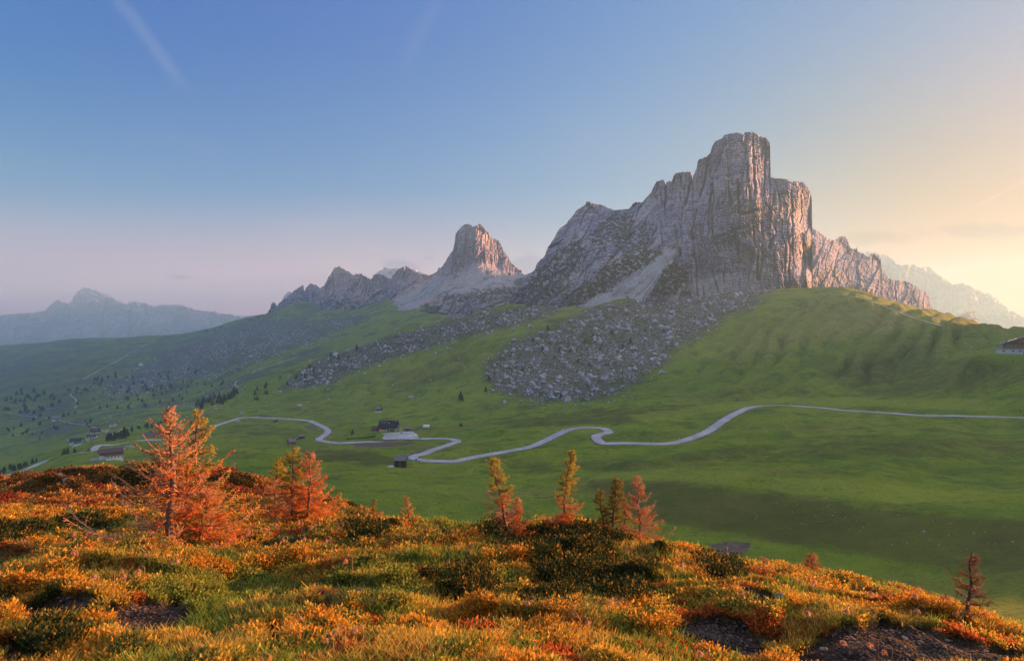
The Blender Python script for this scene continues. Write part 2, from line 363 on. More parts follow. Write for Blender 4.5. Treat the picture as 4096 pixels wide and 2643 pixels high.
def polyline(pts, step):
    """resample through a Catmull-Rom curve at a fixed spacing"""
    pts = np.asarray(pts, float); q = np.vstack([2 * pts[0] - pts[1], pts, 2 * pts[-1] - pts[-2]]); outp = []
    for i in range(1, len(q) - 2):
        p0, p1, p2, p3 = q[i-1], q[i], q[i+1], q[i+2]; n = max(4, int(np.linalg.norm(p2 - p1) / step * 3))
        for t in np.linspace(0, 1, n, endpoint=False):
            outp.append(0.5 * ((2*p1) + (-p0+p2)*t + (2*p0-5*p1+4*p2-p3)*t*t + (-p0+3*p1-3*p2+p3)*t**3))
    outp.append(pts[-1]); outp = np.array(outp)
    d = np.concatenate([[0], np.cumsum(np.linalg.norm(np.diff(outp[:, :2], axis=0), axis=1))])
    s = np.arange(0, d[-1], step)
    return np.stack([np.interp(s, d, outp[:, k]) for k in range(outp.shape[1])], 1)
def boxf(a, n):
    k = np.ones(n) / n; p = np.pad(a, (n // 2, n - 1 - n // 2), mode='edge'); return np.convolve(p, k, 'valid')

ROAD_R = [(4330,1680),(4200,1676),(4096,1671),(3845,1665),(3690,1660),(3534,1651),(3378,1640),(3300,1635),(3175,1621),(3054,1622),(2986,1637),(2917,1665),(2874,1697),(2831,1724),(2780,1747),(2711,1766),(2640,1774),(2523,1778),(2445,1773),(2406,1765),(2383,1753),(2400,1736),(2434,1722),(2422,1713),(2387,1711),(2328,1712),(2270,1721),(2219,1739),(2173,1765),(2114,1790),(2017,1811),(1914,1825),(1822,1837),(1752,1845),(1690,1848),(1652,1838),(1660,1820),(1706,1803),(1776,1786),(1812,1773),(1831,1763),(1810,1756),(1752,1754),(1637,1759),(1499,1765),(1361,1768),(1300,1766),(1275,1757),(1296,1742),(1312,1726),(1302,1713),(1278,1700),(1250,1687),(1223,1680),(1130,1674),(1015,1670),(960,1673),(923,1682),(852,1707),(806,1730),(760,1746),(668,1758),(576,1764),(461,1773),(405,1783),(380,1793),(372,1803),(300,1812),(230,1828),(161,1857),(69,1892),(0,1915),(-150,1960)]
def sight(lst, dmin=0):
    return np.array([visible(x, y, dmin) for x, y in lst])
road3 = sight(ROAD_R)
road3 = polyline(road3, 3.0)
def carve(path, half, shoulder, extra=0.12, sm=13):
    """level the ground to a path's own height, blending out on both sides"""
    global ZZ, VV
    path = path.copy(); path[:, 2] = boxf(boxf(path[:, 2], sm), sm)
    R = half + shoulder; R2 = max(R, 24.0)
    D = np.exp(lds)
    m = (XX > path[:, 0].min() - R2) & (XX < path[:, 0].max() + R2) & (YY > path[:, 1].min() - R2) & (YY < path[:, 1].max() + R2)
    idx = np.argwhere(m); cell = 24.0
    if len(idx) == 0: return path
    bins = {}
    for k, p in enumerate(path): bins.setdefault((int(p[0] // cell), int(p[1] // cell)), []).append(k)
    ix = XX[m]; iy = YY[m]; cx = (ix // cell).astype(int); cy = (iy // cell).astype(int)
    best = np.full(len(ix), 1e9); bz = np.zeros(len(ix))
    order = np.lexsort((cy, cx)); key = cx[order] * 100003 + cy[order]
    cuts = np.flatnonzero(np.diff(key)) + 1
    for grp in np.split(order, cuts):
        a, b = cx[grp[0]], cy[grp[0]]; ks = []
        for da in (-1, 0, 1):
            for db in (-1, 0, 1): ks += bins.get((a + da, b + db), [])
        if not ks: continue
        pp = path[ks]; d = np.hypot(ix[grp, None] - pp[None, :, 0], iy[grp, None] - pp[None, :, 1])
        k = d.argmin(1); best[grp] = d[np.arange(len(grp)), k]; bz[grp] = pp[k, 2]
    w = 1 - smooth(best, half + 0.6, R)
    z = ZZ[m]; ZZ[m] = z * (1 - w) + (bz - extra) * w
    VV = ZZ / DD
    DIST[m] = np.minimum(DIST[m], best)
    return path
DIST = np.full(ZZ.shape, 1e9)
road3 = carve(road3, 3.6, 9.0)
rdist = DIST.copy()
fold = ridged(XX / 46 + 0.8 * w1, YY / 30 + w1, 3, 91) * 1.9 + fbm(XX / 20, YY / 13, 3, 93) * 0.9
ZZ = ZZ + fold * smooth(rdist, 8, 23) * near * smooth(DD, 80, 160) * (1 - 0.85 * smooth(PX_, 2600, 2850) * smooth(DD, 320, 390)); VV = ZZ / DD
TR = {
 'a': ([(700,1352),(653,1359),(593,1376),(553,1394),(523,1409),(493,1429),(452,1452),(402,1477),(352,1505),(332,1517)], 1500, 4.0),
 'b': ([(330,1560),(302,1567),(281,1578),(302,1595),(306,1615),(299,1634)], 900, 3.4),
 'c': ([(1200,1425),(1106,1454),(1031,1480),(995,1502),(955,1520),(938,1537),(955,1547)], 1100, 3.4),
 'd': ([(-40,1652),(23,1650),(92,1661),(184,1670),(230,1678),(276,1690),(346,1700),(392,1714),(420,1726)], 900, 2.6),
 'e': ([(350,1765),(420,1752),(480,1722),(560,1700)], 600, 2.6),
}
trails = {}
for k, (l, dm, w) in TR.items():
    p = polyline(sight(l, dm), 6.0)
    trails[k] = carve(p, w / 2, 5.0, 0.1, 5)
ridge_tr = polyline(sight([(3316,1175),(3417,1187),(3495,1208),(3573,1241),(3651,1270),(3729,1293),(3779,1305)], 500), 3.0)
ridge_tr = carve(ridge_tr, 1.2, 2.5, 0.1, 5)
# levelled yards: the car park, the farm yard, and house platforms are added by flatten()
def flatten(cx, cy, rx, ry, rot=0.0, z=None, soft=5.0):
    global ZZ, VV
    c, s = cos(rot), sin(rot); dx = XX - cx; dy = YY - cy
    a = np.abs(dx * c + dy * s) - rx; b = np.abs(-dx * s + dy * c) - ry
    d = np.hypot(np.maximum(a, 0), np.maximum(b, 0))
    if z is None: z = float(ground(cx, cy))
    w = 1 - smooth(d, 0.5, soft); w[YY < 60] = 0
    ZZ = ZZ * (1 - w) + (z - 0.1) * w; VV = ZZ / DD
    return z
parkc = visible(1606, 1744)
PARK_Z = flatten(parkc[0], parkc[1] + 4, 17, 20, 0.0, parkc[2], 8)
hotelp = np.array([px2u(1555) * (parkc[1] + 31), parkc[1] + 31, PARK_Z])
flatten(hotelp[0], hotelp[1], 16, 8, 0.0, PARK_Z, 9)

RP = np.array([px2u(3985) * 425.0, 425.0, py2v(1413) * 425.0]); RYAW = radians(-36)
flatten(RP[0] + 20 * cos(RYAW), RP[1] + 20 * sin(RYAW) + 4, 26, 9, RYAW, RP[2] - 0.2, 16)
# ------------------------------------------------------------------ what covers the ground, as a map on the sheet
def polymask(poly, X, Y, soft, d0=0, d1=1e9, D=None):
    poly = np.array(poly, float); ins = np.zeros(X.shape, bool); dist = np.full(X.shape, 1e9)
    x0, x1 = poly[:, 0].min() - soft, poly[:, 0].max() + soft; y0, y1 = poly[:, 1].min() - soft, poly[:, 1].max() + soft
    m = (X > x0) & (X < x1) & (Y > y0) & (Y < y1)
    if D is not None: m &= (D > d0) & (D < d1)
    x = X[m]; y = Y[m]; ii = np.zeros(x.shape, bool); dd = np.full(x.shape, 1e9)
    n = len(poly)
    for i in range(n):
        ax, ay = poly[i]; bx, by = poly[(i + 1) % n]
        c = ((ay > y) != (by > y)) & (x < (bx - ax) * (y - ay) / (by - ay + 1e-12) + ax); ii ^= c
        t = np.clip(((x-ax)*(bx-ax) + (y-ay)*(by-ay)) / ((bx-ax)**2 + (by-ay)**2 + 1e-9), 0, 1)
        dd = np.minimum(dd, np.hypot(x - ax - t*(bx-ax), y - ay - t*(by-ay)))
    r = np.zeros(X.shape); sd = np.where(ii, dd, -dd)
    r[m] = smooth(sd, -soft, soft * 0.6); return r
PYg = H0 / 2 - VV * F0; PXg = np.broadcast_to(us[None, :] * F0 + W0 / 2, VV.shape)
nz = fbm(XX / 40, YY / 40, 4, 71)
BF = [([(1950,1480),(2010,1420),(2200,1335),(2350,1262),(2500,1225),(2700,1170),(2900,1150),(3060,1150),(2930,1235),(2830,1290),(2760,1340),(2660,1390),(2640,1440),(2520,1520),(2370,1570),(2150,1585),(2000,1540)], 80, 520, 1010, 1.0),
      ([(1120,1560),(1180,1500),(1300,1430),(1500,1370),(1700,1315),(1900,1265),(2050,1235),(2250,1235),(2100,1290),(1880,1335),(1680,1395),(1500,1450),(1300,1530)], 26, 850, 1500, 0.75),
      ([(640,1440),(800,1360),(1000,1285),(1250,1290),(1480,1265),(1300,1340),(1120,1400),(1000,1440),(850,1490),(700,1520),(560,1560),(420,1560)], 26, 1500, 3500, 0.85)]
rock = np.zeros(ZZ.shape)
for poly, soft, d0, d1, k in BF: rock = np.maximum(rock, k * polymask(poly, PXg, PYg, soft, d0, d1, DD))
rock = np.maximum(rock, 0.6 * smooth(DD, 800, 1300) * (1 - smooth(PXg, 1150, 1500)) * smooth(fbm(XX / 180, YY / 140, 5, 73), -0.1, 0.35))
rock = np.clip(rock + (nz - 0.05) * 0.35 * (rock > 0.02), 0, 1)
dirt = np.zeros(ZZ.shape)
for poly, soft, d0, d1 in [([(1400,1774),(1500,1771),(1640,1766),(1665,1772),(1600,1782),(1500,1788),(1430,1784)], 4, 300, 600),
                           ([(1212,1706),(1250,1700),(1272,1714),(1250,1716),(1228,1714)], 4, 500, 700),
                           ([(2366,1757),(2378,1768),(2440,1779),(2460,1782),(2380,1778)], 4, 300, 500),
                           ([(1640,1812),(1700,1796),(1690,1806),(1640,1832),(1626,1826)], 4, 300, 460),
                           ([(1040,1655),(1080,1660),(1075,1668),(1035,1667)], 4, 600, 900),
                           ([(560,1735),(600,1725),(670,1728),(660,1742),(590,1750)], 5, 500, 900),
                           ([(2840,2180),(2900,2168),(3000,2172),(2990,2200),(2920,2230),(2850,2215)], 12, 90, 140)]:
    dirt = np.maximum(dirt, polymask(poly, PXg, PYg, soft, d0, d1, DD))
dirt = np.maximum(dirt, (1 - smooth(rdist, 3.8, 5.4)) * 0.8)
dry = smooth(fbm(XX / 120, YY / 50, 4, 81), 0.05, 0.4) * 0.7 + smooth(PXg, 2600, 3500) * smooth(DD, 430, 600) * 0.5
dry = np.clip(dry * (0.55 + 0.45 * (1 - rib)) + 0.75 * smooth(ribh, 0.35, 0.95), 0, 1)  # rib tops drier and paler, the light on the ribs put into the colour
# the bright yard in front of the farm
yard = polymask([(225,1832),(258,1812),(276,1795),(300,1778),(325,1774),(335,1779),(318,1801),(295,1812),(260,1826)], PXg, PYg, 4, 700, 1500, DD)
turf_shade = np.zeros(ZZ.shape); bright = np.zeros(ZZ.shape)  # dark turf and slope shade, pale grass and grazing light, put into the colour
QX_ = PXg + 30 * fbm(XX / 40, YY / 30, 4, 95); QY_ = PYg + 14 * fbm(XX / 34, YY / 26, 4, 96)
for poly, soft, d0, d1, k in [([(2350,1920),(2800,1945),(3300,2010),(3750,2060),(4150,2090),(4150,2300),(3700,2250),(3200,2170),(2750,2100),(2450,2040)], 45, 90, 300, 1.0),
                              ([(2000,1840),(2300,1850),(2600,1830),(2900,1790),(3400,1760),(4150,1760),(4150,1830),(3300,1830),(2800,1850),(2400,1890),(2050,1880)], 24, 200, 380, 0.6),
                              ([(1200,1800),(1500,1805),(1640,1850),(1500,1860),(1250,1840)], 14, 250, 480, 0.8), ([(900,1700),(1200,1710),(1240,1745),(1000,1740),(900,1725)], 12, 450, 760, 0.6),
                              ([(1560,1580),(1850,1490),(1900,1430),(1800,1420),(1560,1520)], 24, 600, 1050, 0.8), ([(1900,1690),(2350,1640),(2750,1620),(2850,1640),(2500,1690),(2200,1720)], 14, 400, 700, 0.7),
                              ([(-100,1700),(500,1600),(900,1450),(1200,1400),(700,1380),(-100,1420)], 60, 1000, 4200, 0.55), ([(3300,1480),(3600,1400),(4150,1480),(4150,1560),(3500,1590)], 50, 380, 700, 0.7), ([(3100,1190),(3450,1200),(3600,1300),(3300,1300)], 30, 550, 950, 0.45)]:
    turf_shade = np.maximum(turf_shade, k * polymask(poly, QX_, QY_, soft, d0, d1, DD))
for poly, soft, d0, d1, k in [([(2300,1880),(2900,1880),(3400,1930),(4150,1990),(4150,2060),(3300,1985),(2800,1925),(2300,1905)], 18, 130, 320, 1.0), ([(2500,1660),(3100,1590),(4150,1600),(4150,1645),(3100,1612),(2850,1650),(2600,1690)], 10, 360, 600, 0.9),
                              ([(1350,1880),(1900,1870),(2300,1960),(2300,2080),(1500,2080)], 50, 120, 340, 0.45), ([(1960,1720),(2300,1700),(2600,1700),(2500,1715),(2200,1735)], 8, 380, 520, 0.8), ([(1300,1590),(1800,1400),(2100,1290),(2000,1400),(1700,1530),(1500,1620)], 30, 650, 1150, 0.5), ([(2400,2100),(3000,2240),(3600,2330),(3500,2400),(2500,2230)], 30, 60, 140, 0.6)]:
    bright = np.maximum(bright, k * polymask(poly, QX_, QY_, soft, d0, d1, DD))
tone = np.stack([turf_shade, bright, 0 * turf_shade], -1).reshape(-1, 3)
cover = np.stack([rock, np.clip(dirt + yard, 0, 1), dry, yard], -1).reshape(-1, 4)

g = M('alpine_meadow', 0.95, 0.08)
at = g.attr('cover'); ch = g.sepc(at.outputs['Color'])
p = g.pos()
n1 = g.noise(0.006, 5, 0.6); n2 = g.noise(0.045, 5, 0.6); n3 = g.noise(0.5, 4, 0.65); n4 = g.noise(0.12, 6, 0.7, vec=g.scaled(p, (0.35, 1.0, 1.0)))
c = g.mix(g.step(n1, 0.35, 0.65), (0.150, 0.215, 0.014), (0.215, 0.260, 0.022))
c = g.mix(g.step(n2, 0.42, 0.72), c, (0.062, 0.115, 0.012))
c = g.mix(g.math('MULTIPLY', g.step(n4, 0.52, 0.72), 0.55), c, (0.20, 0.21, 0.04))
c = g.mix(g.math('MULTIPLY', ch[2], g.step(n4, 0.35, 0.65, 0.4, 0.9)), c, (0.190, 0.160, 0.045))
c = g.mix(g.math('MULTIPLY', g.step(g.noise(0.03, 6, 0.72), 0.56, 0.68), 0.7), c, (0.040, 0.036, 0.020))
c = g.mix(g.math('MULTIPLY', g.step(g.noise(0.10, 7, 0.78), 0.57, 0.64), 0.6), c, (0.030, 0.040, 0.016))
tr_ = g.noise(1.0, 5, 0.62, vec=g.scaled(p, (0.035, 0.035, 0.75)))
c = g.mix(g.step(tr_, 0.50, 0.62, 0, 0.2), c, (0.052, 0.078, 0.016))
c = g.mix(g.step(tr_, 0.36, 0.46, 0.2, 0), c, (0.165, 0.21, 0.036))
c = g.mix(g.step(n3, 0.3, 0.75, 0.0, 0.35), c, (0.165, 0.21, 0.034))
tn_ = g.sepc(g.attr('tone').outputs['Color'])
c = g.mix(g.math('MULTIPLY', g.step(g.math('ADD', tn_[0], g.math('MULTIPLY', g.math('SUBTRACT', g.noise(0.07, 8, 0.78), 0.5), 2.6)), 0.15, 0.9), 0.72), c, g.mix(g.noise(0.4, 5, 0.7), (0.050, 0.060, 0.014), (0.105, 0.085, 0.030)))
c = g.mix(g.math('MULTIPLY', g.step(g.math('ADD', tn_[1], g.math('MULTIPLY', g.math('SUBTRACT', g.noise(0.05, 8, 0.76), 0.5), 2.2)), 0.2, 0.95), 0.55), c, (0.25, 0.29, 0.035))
c = g.mix(g.step(g.noise(1.3, 4, 0.8), 0.50, 0.62, 0, 0.5), c, (0.045, 0.070, 0.012))
c = g.mix(g.step(g.noise(0.28, 6, 0.8), 0.53, 0.63, 0, 0.5), c, (0.065, 0.085, 0.018))
sx_ = g.n('ShaderNodeSeparateXYZ'); g.t.links.new(p, sx_.inputs[0])
scr_ = g.math('MULTIPLY', g.step(sx_.outputs[1], 850, 1300), g.step(g.noise(0.012, 8, 0.72), 0.46, 0.60))
c = g.mix(g.math('MULTIPLY', scr_, 0.75), c, (0.035, 0.055, 0.022))
# rubble: patches of grey stone between turf
v1 = g.voro(0.16); v2 = g.voro(0.45)
stone = g.mix(g.step(g.noise(0.2, 4), 0.35, 0.7), (0.13, 0.125, 0.13), (0.34, 0.32, 0.32))
stone = g.mix(g.step(v2.outputs['Distance'], 0.25, 0.6), stone, (0.10, 0.095, 0.09))
mask = g.math('MULTIPLY', ch[0], g.step(g.math('ADD', v1.outputs['Distance'], g.math('MULTIPLY', g.noise(0.05, 4), 0.8)), 1.15, 0.75), clamp=True)
mask = g.math('MULTIPLY', g.step(mask, 0.2, 0.5), 0.7)
under = g.mix(g.step(ch[0], 0.1, 0.6, 0, 0.75), c, (0.034, 0.040, 0.022))
c = g.mix(mask, under, stone)
dcol = g.mix(g.step(g.noise(0.8, 5, 0.7), 0.35, 0.7), (0.075, 0.055, 0.045), (0.19, 0.15, 0.12))
dcol = g.mix(at.outputs['Alpha'], dcol, (0.42, 0.40, 0.38))
c = g.mix(g.step(g.math('ADD', ch[1], g.math('MULTIPLY', g.math('SUBTRACT', g.noise(0.35, 4), 0.5), 0.5)), 0.35, 0.65), c, dcol)
g.color(c)
hb = g.math('ADD', g.math('MULTIPLY', g.noise(0.9, 5, 0.7), 0.5), g.math('ADD', g.math('MULTIPLY', g.noise(0.12, 5, 0.6), 0.7), g.math('MULTIPLY', g.math('MULTIPLY', v1.outputs['Distance'], ch[0]), -3.0)))
g.bump(hb, 0.9, 1.0)
MAT_G = g.m
def build_ground():
    V = np.stack([XX, YY, ZZ], -1).reshape(-1, 3)
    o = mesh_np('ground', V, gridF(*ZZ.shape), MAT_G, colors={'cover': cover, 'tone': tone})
    return tag(o, 'green alpine meadow and slopes around the winding pass road', None, None, 'structure')
build_ground()

# ------------------------------------------------------------------ rock
def rock_mat(name, light, mid, dark, tan, s=1.0, vegc=(0.030, 0.036, 0.018)):
    m = M(name, 0.95, 0.1); p = m.pos(); at = m.attr('cover'); ch = m.sepc(at.outputs['Color'])
    tall = m.scaled(p, (1.0, 1.0, 0.28)); flat = m.scaled(p, (0.25, 0.25, 1.6))
    a = m.noise(0.018 * s, 6, 0.62, tall, 0.6); b = m.noise(0.09 * s, 6, 0.68, tall); st = m.noise(0.11 * s, 4, 0.6, flat)
    c = m.mix(m.step(a, 0.36, 0.64), mid, light)
    c = m.mix(m.step(b, 0.50, 0.74, 0, 0.75), c, dark)
    c = m.mix(m.step(m.noise(0.012 * s, 4, 0.55), 0.50, 0.58, 0, 0.8), c, tan)
    c = m.mix(m.step(st, 0.50, 0.62, 0, 0.55), c, dark)
    vert = m.noise(0.10 * s, 5, 0.65, m.scaled(p, (1.0, 1.0, 0.07)), 0.3)
    c = m.mix(m.step(vert, 0.58, 0.72, 0, 0.3), c, dark)
    c = m.mix(m.step(vert, 0.30, 0.42, 0.45, 0.0), c, light)
    scree = m.mix(m.step(m.noise(0.35 * s, 4, 0.7), 0.35, 0.7), (0.26, 0.245, 0.26), (0.46, 0.44, 0.45))
    scree = m.mix(m.step(m.noise(0.03 * s, 5, 0.65, m.scaled(p, (1, 1, 0.5))), 0.48, 0.66, 0, 0.7), scree, (0.17, 0.15, 0.15))
    c = m.mix(m.step(m.math('ADD', ch[2], m.math('MULTIPLY', m.math('SUBTRACT', m.noise(0.05 * s, 6, 0.72), 0.5), 1.7)), 0.38, 0.60), c, scree)
    vn = m.math('ADD', ch[0], m.math('MULTIPLY', m.math('SUBTRACT', m.noise(0.05 * s, 7, 0.75), 0.5), 2.2))
    up = m.n('ShaderNodeSeparateXYZ'); m.t.links.new(m.geo.outputs['Normal'], up.inputs[0])
    vn = m.math('ADD', vn, m.math('MULTIPLY', m.step(up.outputs[2], 0.45, 0.8), m.math('MULTIPLY', at.outputs['Alpha'], 0.35)))
    c = m.mix(m.step(vn, 0.45, 0.62), c, m.mix(m.step(b, 0.3, 0.7), vegc, tuple(x * 1.8 for x in vegc)))
    c = m.mix(m.step(m.math('ADD', ch[1], m.math('MULTIPLY', m.math('SUBTRACT', m.noise(0.02 * s, 5), 0.5), 0.8)), 0.4, 0.6), c, (0.050, 0.085, 0.022))
    m.color(c)
    h = m.math('ADD', m.math('MULTIPLY', b, 3.0), m.math('ADD', m.math('MULTIPLY', m.noise(0.4 * s, 5, 0.7, tall), 1.6), m.math('MULTIPLY', vert, -2.0)))
    m.bump(h, 1.0, 1.1 / s); return m.m
ROCK = rock_mat('dolomite_rock', (0.42, 0.395, 0.49), (0.27, 0.25, 0.345), (0.11, 0.10, 0.15), (0.52, 0.44, 0.43))
ROCK_RED = rock_mat('reddish_dolomite_rock', (0.44, 0.34, 0.37), (0.30, 0.25, 0.32), (0.12, 0.11, 0.15), (0.52, 0.34, 0.28), 0.5)
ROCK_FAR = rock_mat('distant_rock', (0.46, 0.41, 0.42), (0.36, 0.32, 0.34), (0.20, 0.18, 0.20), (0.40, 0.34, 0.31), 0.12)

def relief(name, top, bot, depth, mat, label, step=1.8, rows=300, disp=None, rough=1.5, masks=(), alpha=1.0, back=0.6, basedrop=30, seed=0, lam=1e-3):
    """a massif: rock face between a foot line and a skyline, with real depth, and a far side that falls away behind"""
    top = np.array(top, float); bot = np.array(bot, float)
    x0, x1 = top[0, 0], top[-1, 0]; nc = int((x1 - x0) / step) + 1
    px = np.linspace(x0, x1, nc)
    tp = np.interp(px, top[:, 0], top[:, 1]) + rough * (fbm(px / 9.0, px * 0 + seed, 4, seed + 3, 0.7) * 4.0 + (_h(np.floor(px / 5.5 + 2 * perlin(px / 30, px * 0, seed)), px * 0, seed) - 0.5) * 3.2)
    bt = np.interp(px, bot[:, 0], bot[:, 1]) + basedrop; tp = np.minimum(tp, bt - 2)
    t = np.linspace(0, 1, rows)[:, None]
    PX = np.broadcast_to(px[None], (rows, nc)).copy(); PY = bt[None] + (tp - bt)[None] * t
    dp = np.array(depth, float); ds = RBF(dp[:, :2] / 100.0, dp[:, 2], lam)
    D = ds(PX / 100, PY / 100)
    if disp is not None: D = D + disp(PX, PY, D)
    X = (PX - W0/2) / F0 * D; Z = (H0/2 - PY) / F0 * D
    cov = np.zeros((rows, nc, 4)); cov[..., 3] = alpha
    QX = PX + 26 * fbm(PX / 46, PY / 30, 5, seed + 31, 0.6); QY = PY + 18 * fbm(PX / 40, PY / 34, 5, seed + 37, 0.6)
    patchy = smooth(fbm((PX + PY) / 26, (PY - 0.6 * PX) / 12, 5, seed + 41, 0.65), -0.30, 0.06)
    for ch_, poly, soft, k in masks:
        cov[..., ch_] = np.maximum(cov[..., ch_], k * polymask(poly, QX, QY, soft * 1.5) * (patchy if ch_ == 0 else 0.75 + 0.25 * patchy))
    # far side
    nb = 9; Xb, Yb, Zb = [], [], []
    ub = (px - W0/2) / F0; Dt = D[-1]; Zt = Z[-1]; zb = Z[0] - 20
    for k in range(1, nb + 1):
        f = (k / nb) ** 1.2; z = Zt * (1 - f) + zb * f; d = Dt + 12 * f + (Zt - z) * back + 6 * fbm(px / 40, px * 0 + k, 3, seed) * (Zt - zb) / 150
        Xb.append(ub * Dt + ub * (d - Dt) * 0.3); Yb.append(d); Zb.append(z)
    X = np.vstack([X, Xb]); Y = np.vstack([D, Yb]); Z = np.vstack([Z, Zb])
    cov = np.concatenate([cov, np.broadcast_to(cov[-1:], (nb, nc, 4))])
    o = mesh_np(name, np.stack([X, Y, Z], -1).reshape(-1, 3), gridF(*X.shape), mat, colors={'cover': cov.reshape(-1, 4)})
    tag(o, label, None, None, 'structure'); return o

def cliff(bw, bh, amp, seed, crack=1.0, lean=0.0, strat=0.0, warp=0.6):
    """vertical pillars split by cracks, smaller blocks, ribs and ledges; bw, bh in picture units, amp in metres"""
    def f(PX, PY, D):
        sx = PX + lean * PY
        wx = fbm(sx / 90, PY / 160, 3, seed) * 0.9 * warp; wy = fbm(sx / 120, PY / 120, 3, seed + 5) * 0.6 * warp
        f1, f2, cid = worley(sx / bw + wx, PY / bh + wy, seed); e = f2 - f1
        c1, c2, _ = worley(sx / (bw * 0.9) + wx * 1.2, PY / (bh * 3.2) + wy, seed + 33); fade = smooth(fbm(sx / 60, PY / 90, 3, seed + 35), -0.25, 0.25)
        d = -(cid - 0.5) * 2.1 * amp + (f1 ** 2) * 0.5 * amp + crack * amp * 1.5 * (1 - smooth(c2 - c1, 0.0, 0.09)) * fade + crack * amp * 0.35 * (1 - smooth(e, 0.0, 0.06)) * (1 - fade)
        g1, g2, gid = worley(sx / (bw * 0.36) + wx * 1.4, PY / (bh * 0.30) + wy * 1.5, seed + 7)
        d += -(gid - 0.5) * 0.62 * amp + crack * 0.22 * amp * (1 - smooth(g2 - g1, 0.0, 0.10)) * (1 - fade * 0.8)
        h1, h2, hid = worley(sx / (bw * 0.13) + wx * 2 + 0.5 * perlin(PX / 6, PY / 9, seed), PY / (bh * 0.055) + wy * 3, seed + 9)
        d += -(hid - 0.5) * 0.36 * amp + h1 * 0.10 * amp
        k1, k2, kid = worley(sx / (bw * 0.055), PY / (bh * 0.020), seed + 15); d += -(kid - 0.5) * 0.20 * amp
        d += -ridged(sx / (bw * 0.42), PY / (bh * 0.9), 4, seed + 11) * 0.20 * amp
        bed = PY / 11.0 + 0.06 * sx / 11.0 + 1.2 * fbm(sx / 80, PY / 80, 3, seed + 21); bf = bed - np.floor(bed); d += (smooth(bf, 0.1, 0.9) - 0.5) * 0.16 * amp
        d += fbm(sx / 5.0, PY / 5.0, 4, seed + 13) * 0.26 * amp
        if strat: d += strat * fbm(PX / 300, PY / 8.0, 3, seed + 17)
        return d
    return f
# ---- the main tower with its long left-hand ridge
TOPG = [(1990,1262),(2016,1234),(2038,1212),(2054,1170),(2093,1115),(2139,1080),(2150,1050),(2180,1023),(2191,990),(2218,952),(2234,919),(2261,898),(2286,870),(2305,843),(2338,821),(2349,815),(2403,817),(2422,827),(2436,835),(2463,840),(2517,835),(2528,821),(2539,809),(2572,809),(2583,791),(2605,772),(2615,745),(2626,726),(2648,719),(2657,723),(2661,742),(2666,729),(2688,723),(2694,701),(2703,692),(2735,688),(2765,688),(2768,696),(2770,724),(2773,704),(2787,674),(2790,647),(2798,636),(2817,631),(2828,625),(2841,614),(2850,582),(2861,565),(2882,557),(2899,541),(2926,533),(2964,532),(2972,539),(2980,530),(3008,528),(3035,541),(3043,549),(3062,550),(3076,565),(3081,587),(3081.5,663),(3083,710),(3117,715),(3138,714),(3160,726),(3198,726),(3215,729),(3231,748),(3243,772),(3247,794),(3248,900),(3250,936),(3251,1060),(3253,1170)]
BOTG = [(1990,1290),(2100,1262),(2300,1236),(2500,1215),(2650,1205),(2800,1196),(2950,1184),(3060,1174),(3253,1180)]
DG = [(1990,1290,1120),(2050,1250,1110),(2100,1262,1060),(2300,1236,960),(2500,1215,915),(2650,1205,905),(2800,1196,900),(2950,1184,895),(3060,1174,905),(3150,1174,925),(3253,1175,1010),
 (2040,1205,1150),(2100,1180,1110),(2139,1085,1290),(2200,1000,1370),(2200,1110,1160),(2261,900,1450),(2300,1000,1230),(2300,1120,1050),(2349,815,1480),(2440,840,1440),(2400,950,1240),(2420,1060,1060),(2450,1140,975),(2560,1000,1060),(2560,1100,965),(2530,825,1380),(2600,900,1140),(2620,760,1240),(2650,1050,960),(2690,980,1000),(2700,820,1130),(2720,695,1190),(2765,695,1180),(2773,800,1110),(2780,960,985),(2800,1080,945),(2800,860,1040),(2790,650,1130),(2860,760,1035),(2850,1000,955),(2880,1100,925),(2900,560,1085),(2900,880,980),(2970,540,1070),(3000,700,1000),(3000,850,960),(2980,1000,930),(3000,1110,912),(3050,560,1085),(3076,620,1085),(3080,720,1055),(3060,800,985),(3060,950,950),(3100,1050,935),(3100,740,1050),(3110,900,985),(3150,740,1065),(3160,900,1010),(3170,1050,960),(3200,760,1075),(3210,950,1020),(3210,1100,955),(3232,780,1110),(3238,950,1070),(3240,1100,1000),(3250,900,1170),(3251,1060,1130)]
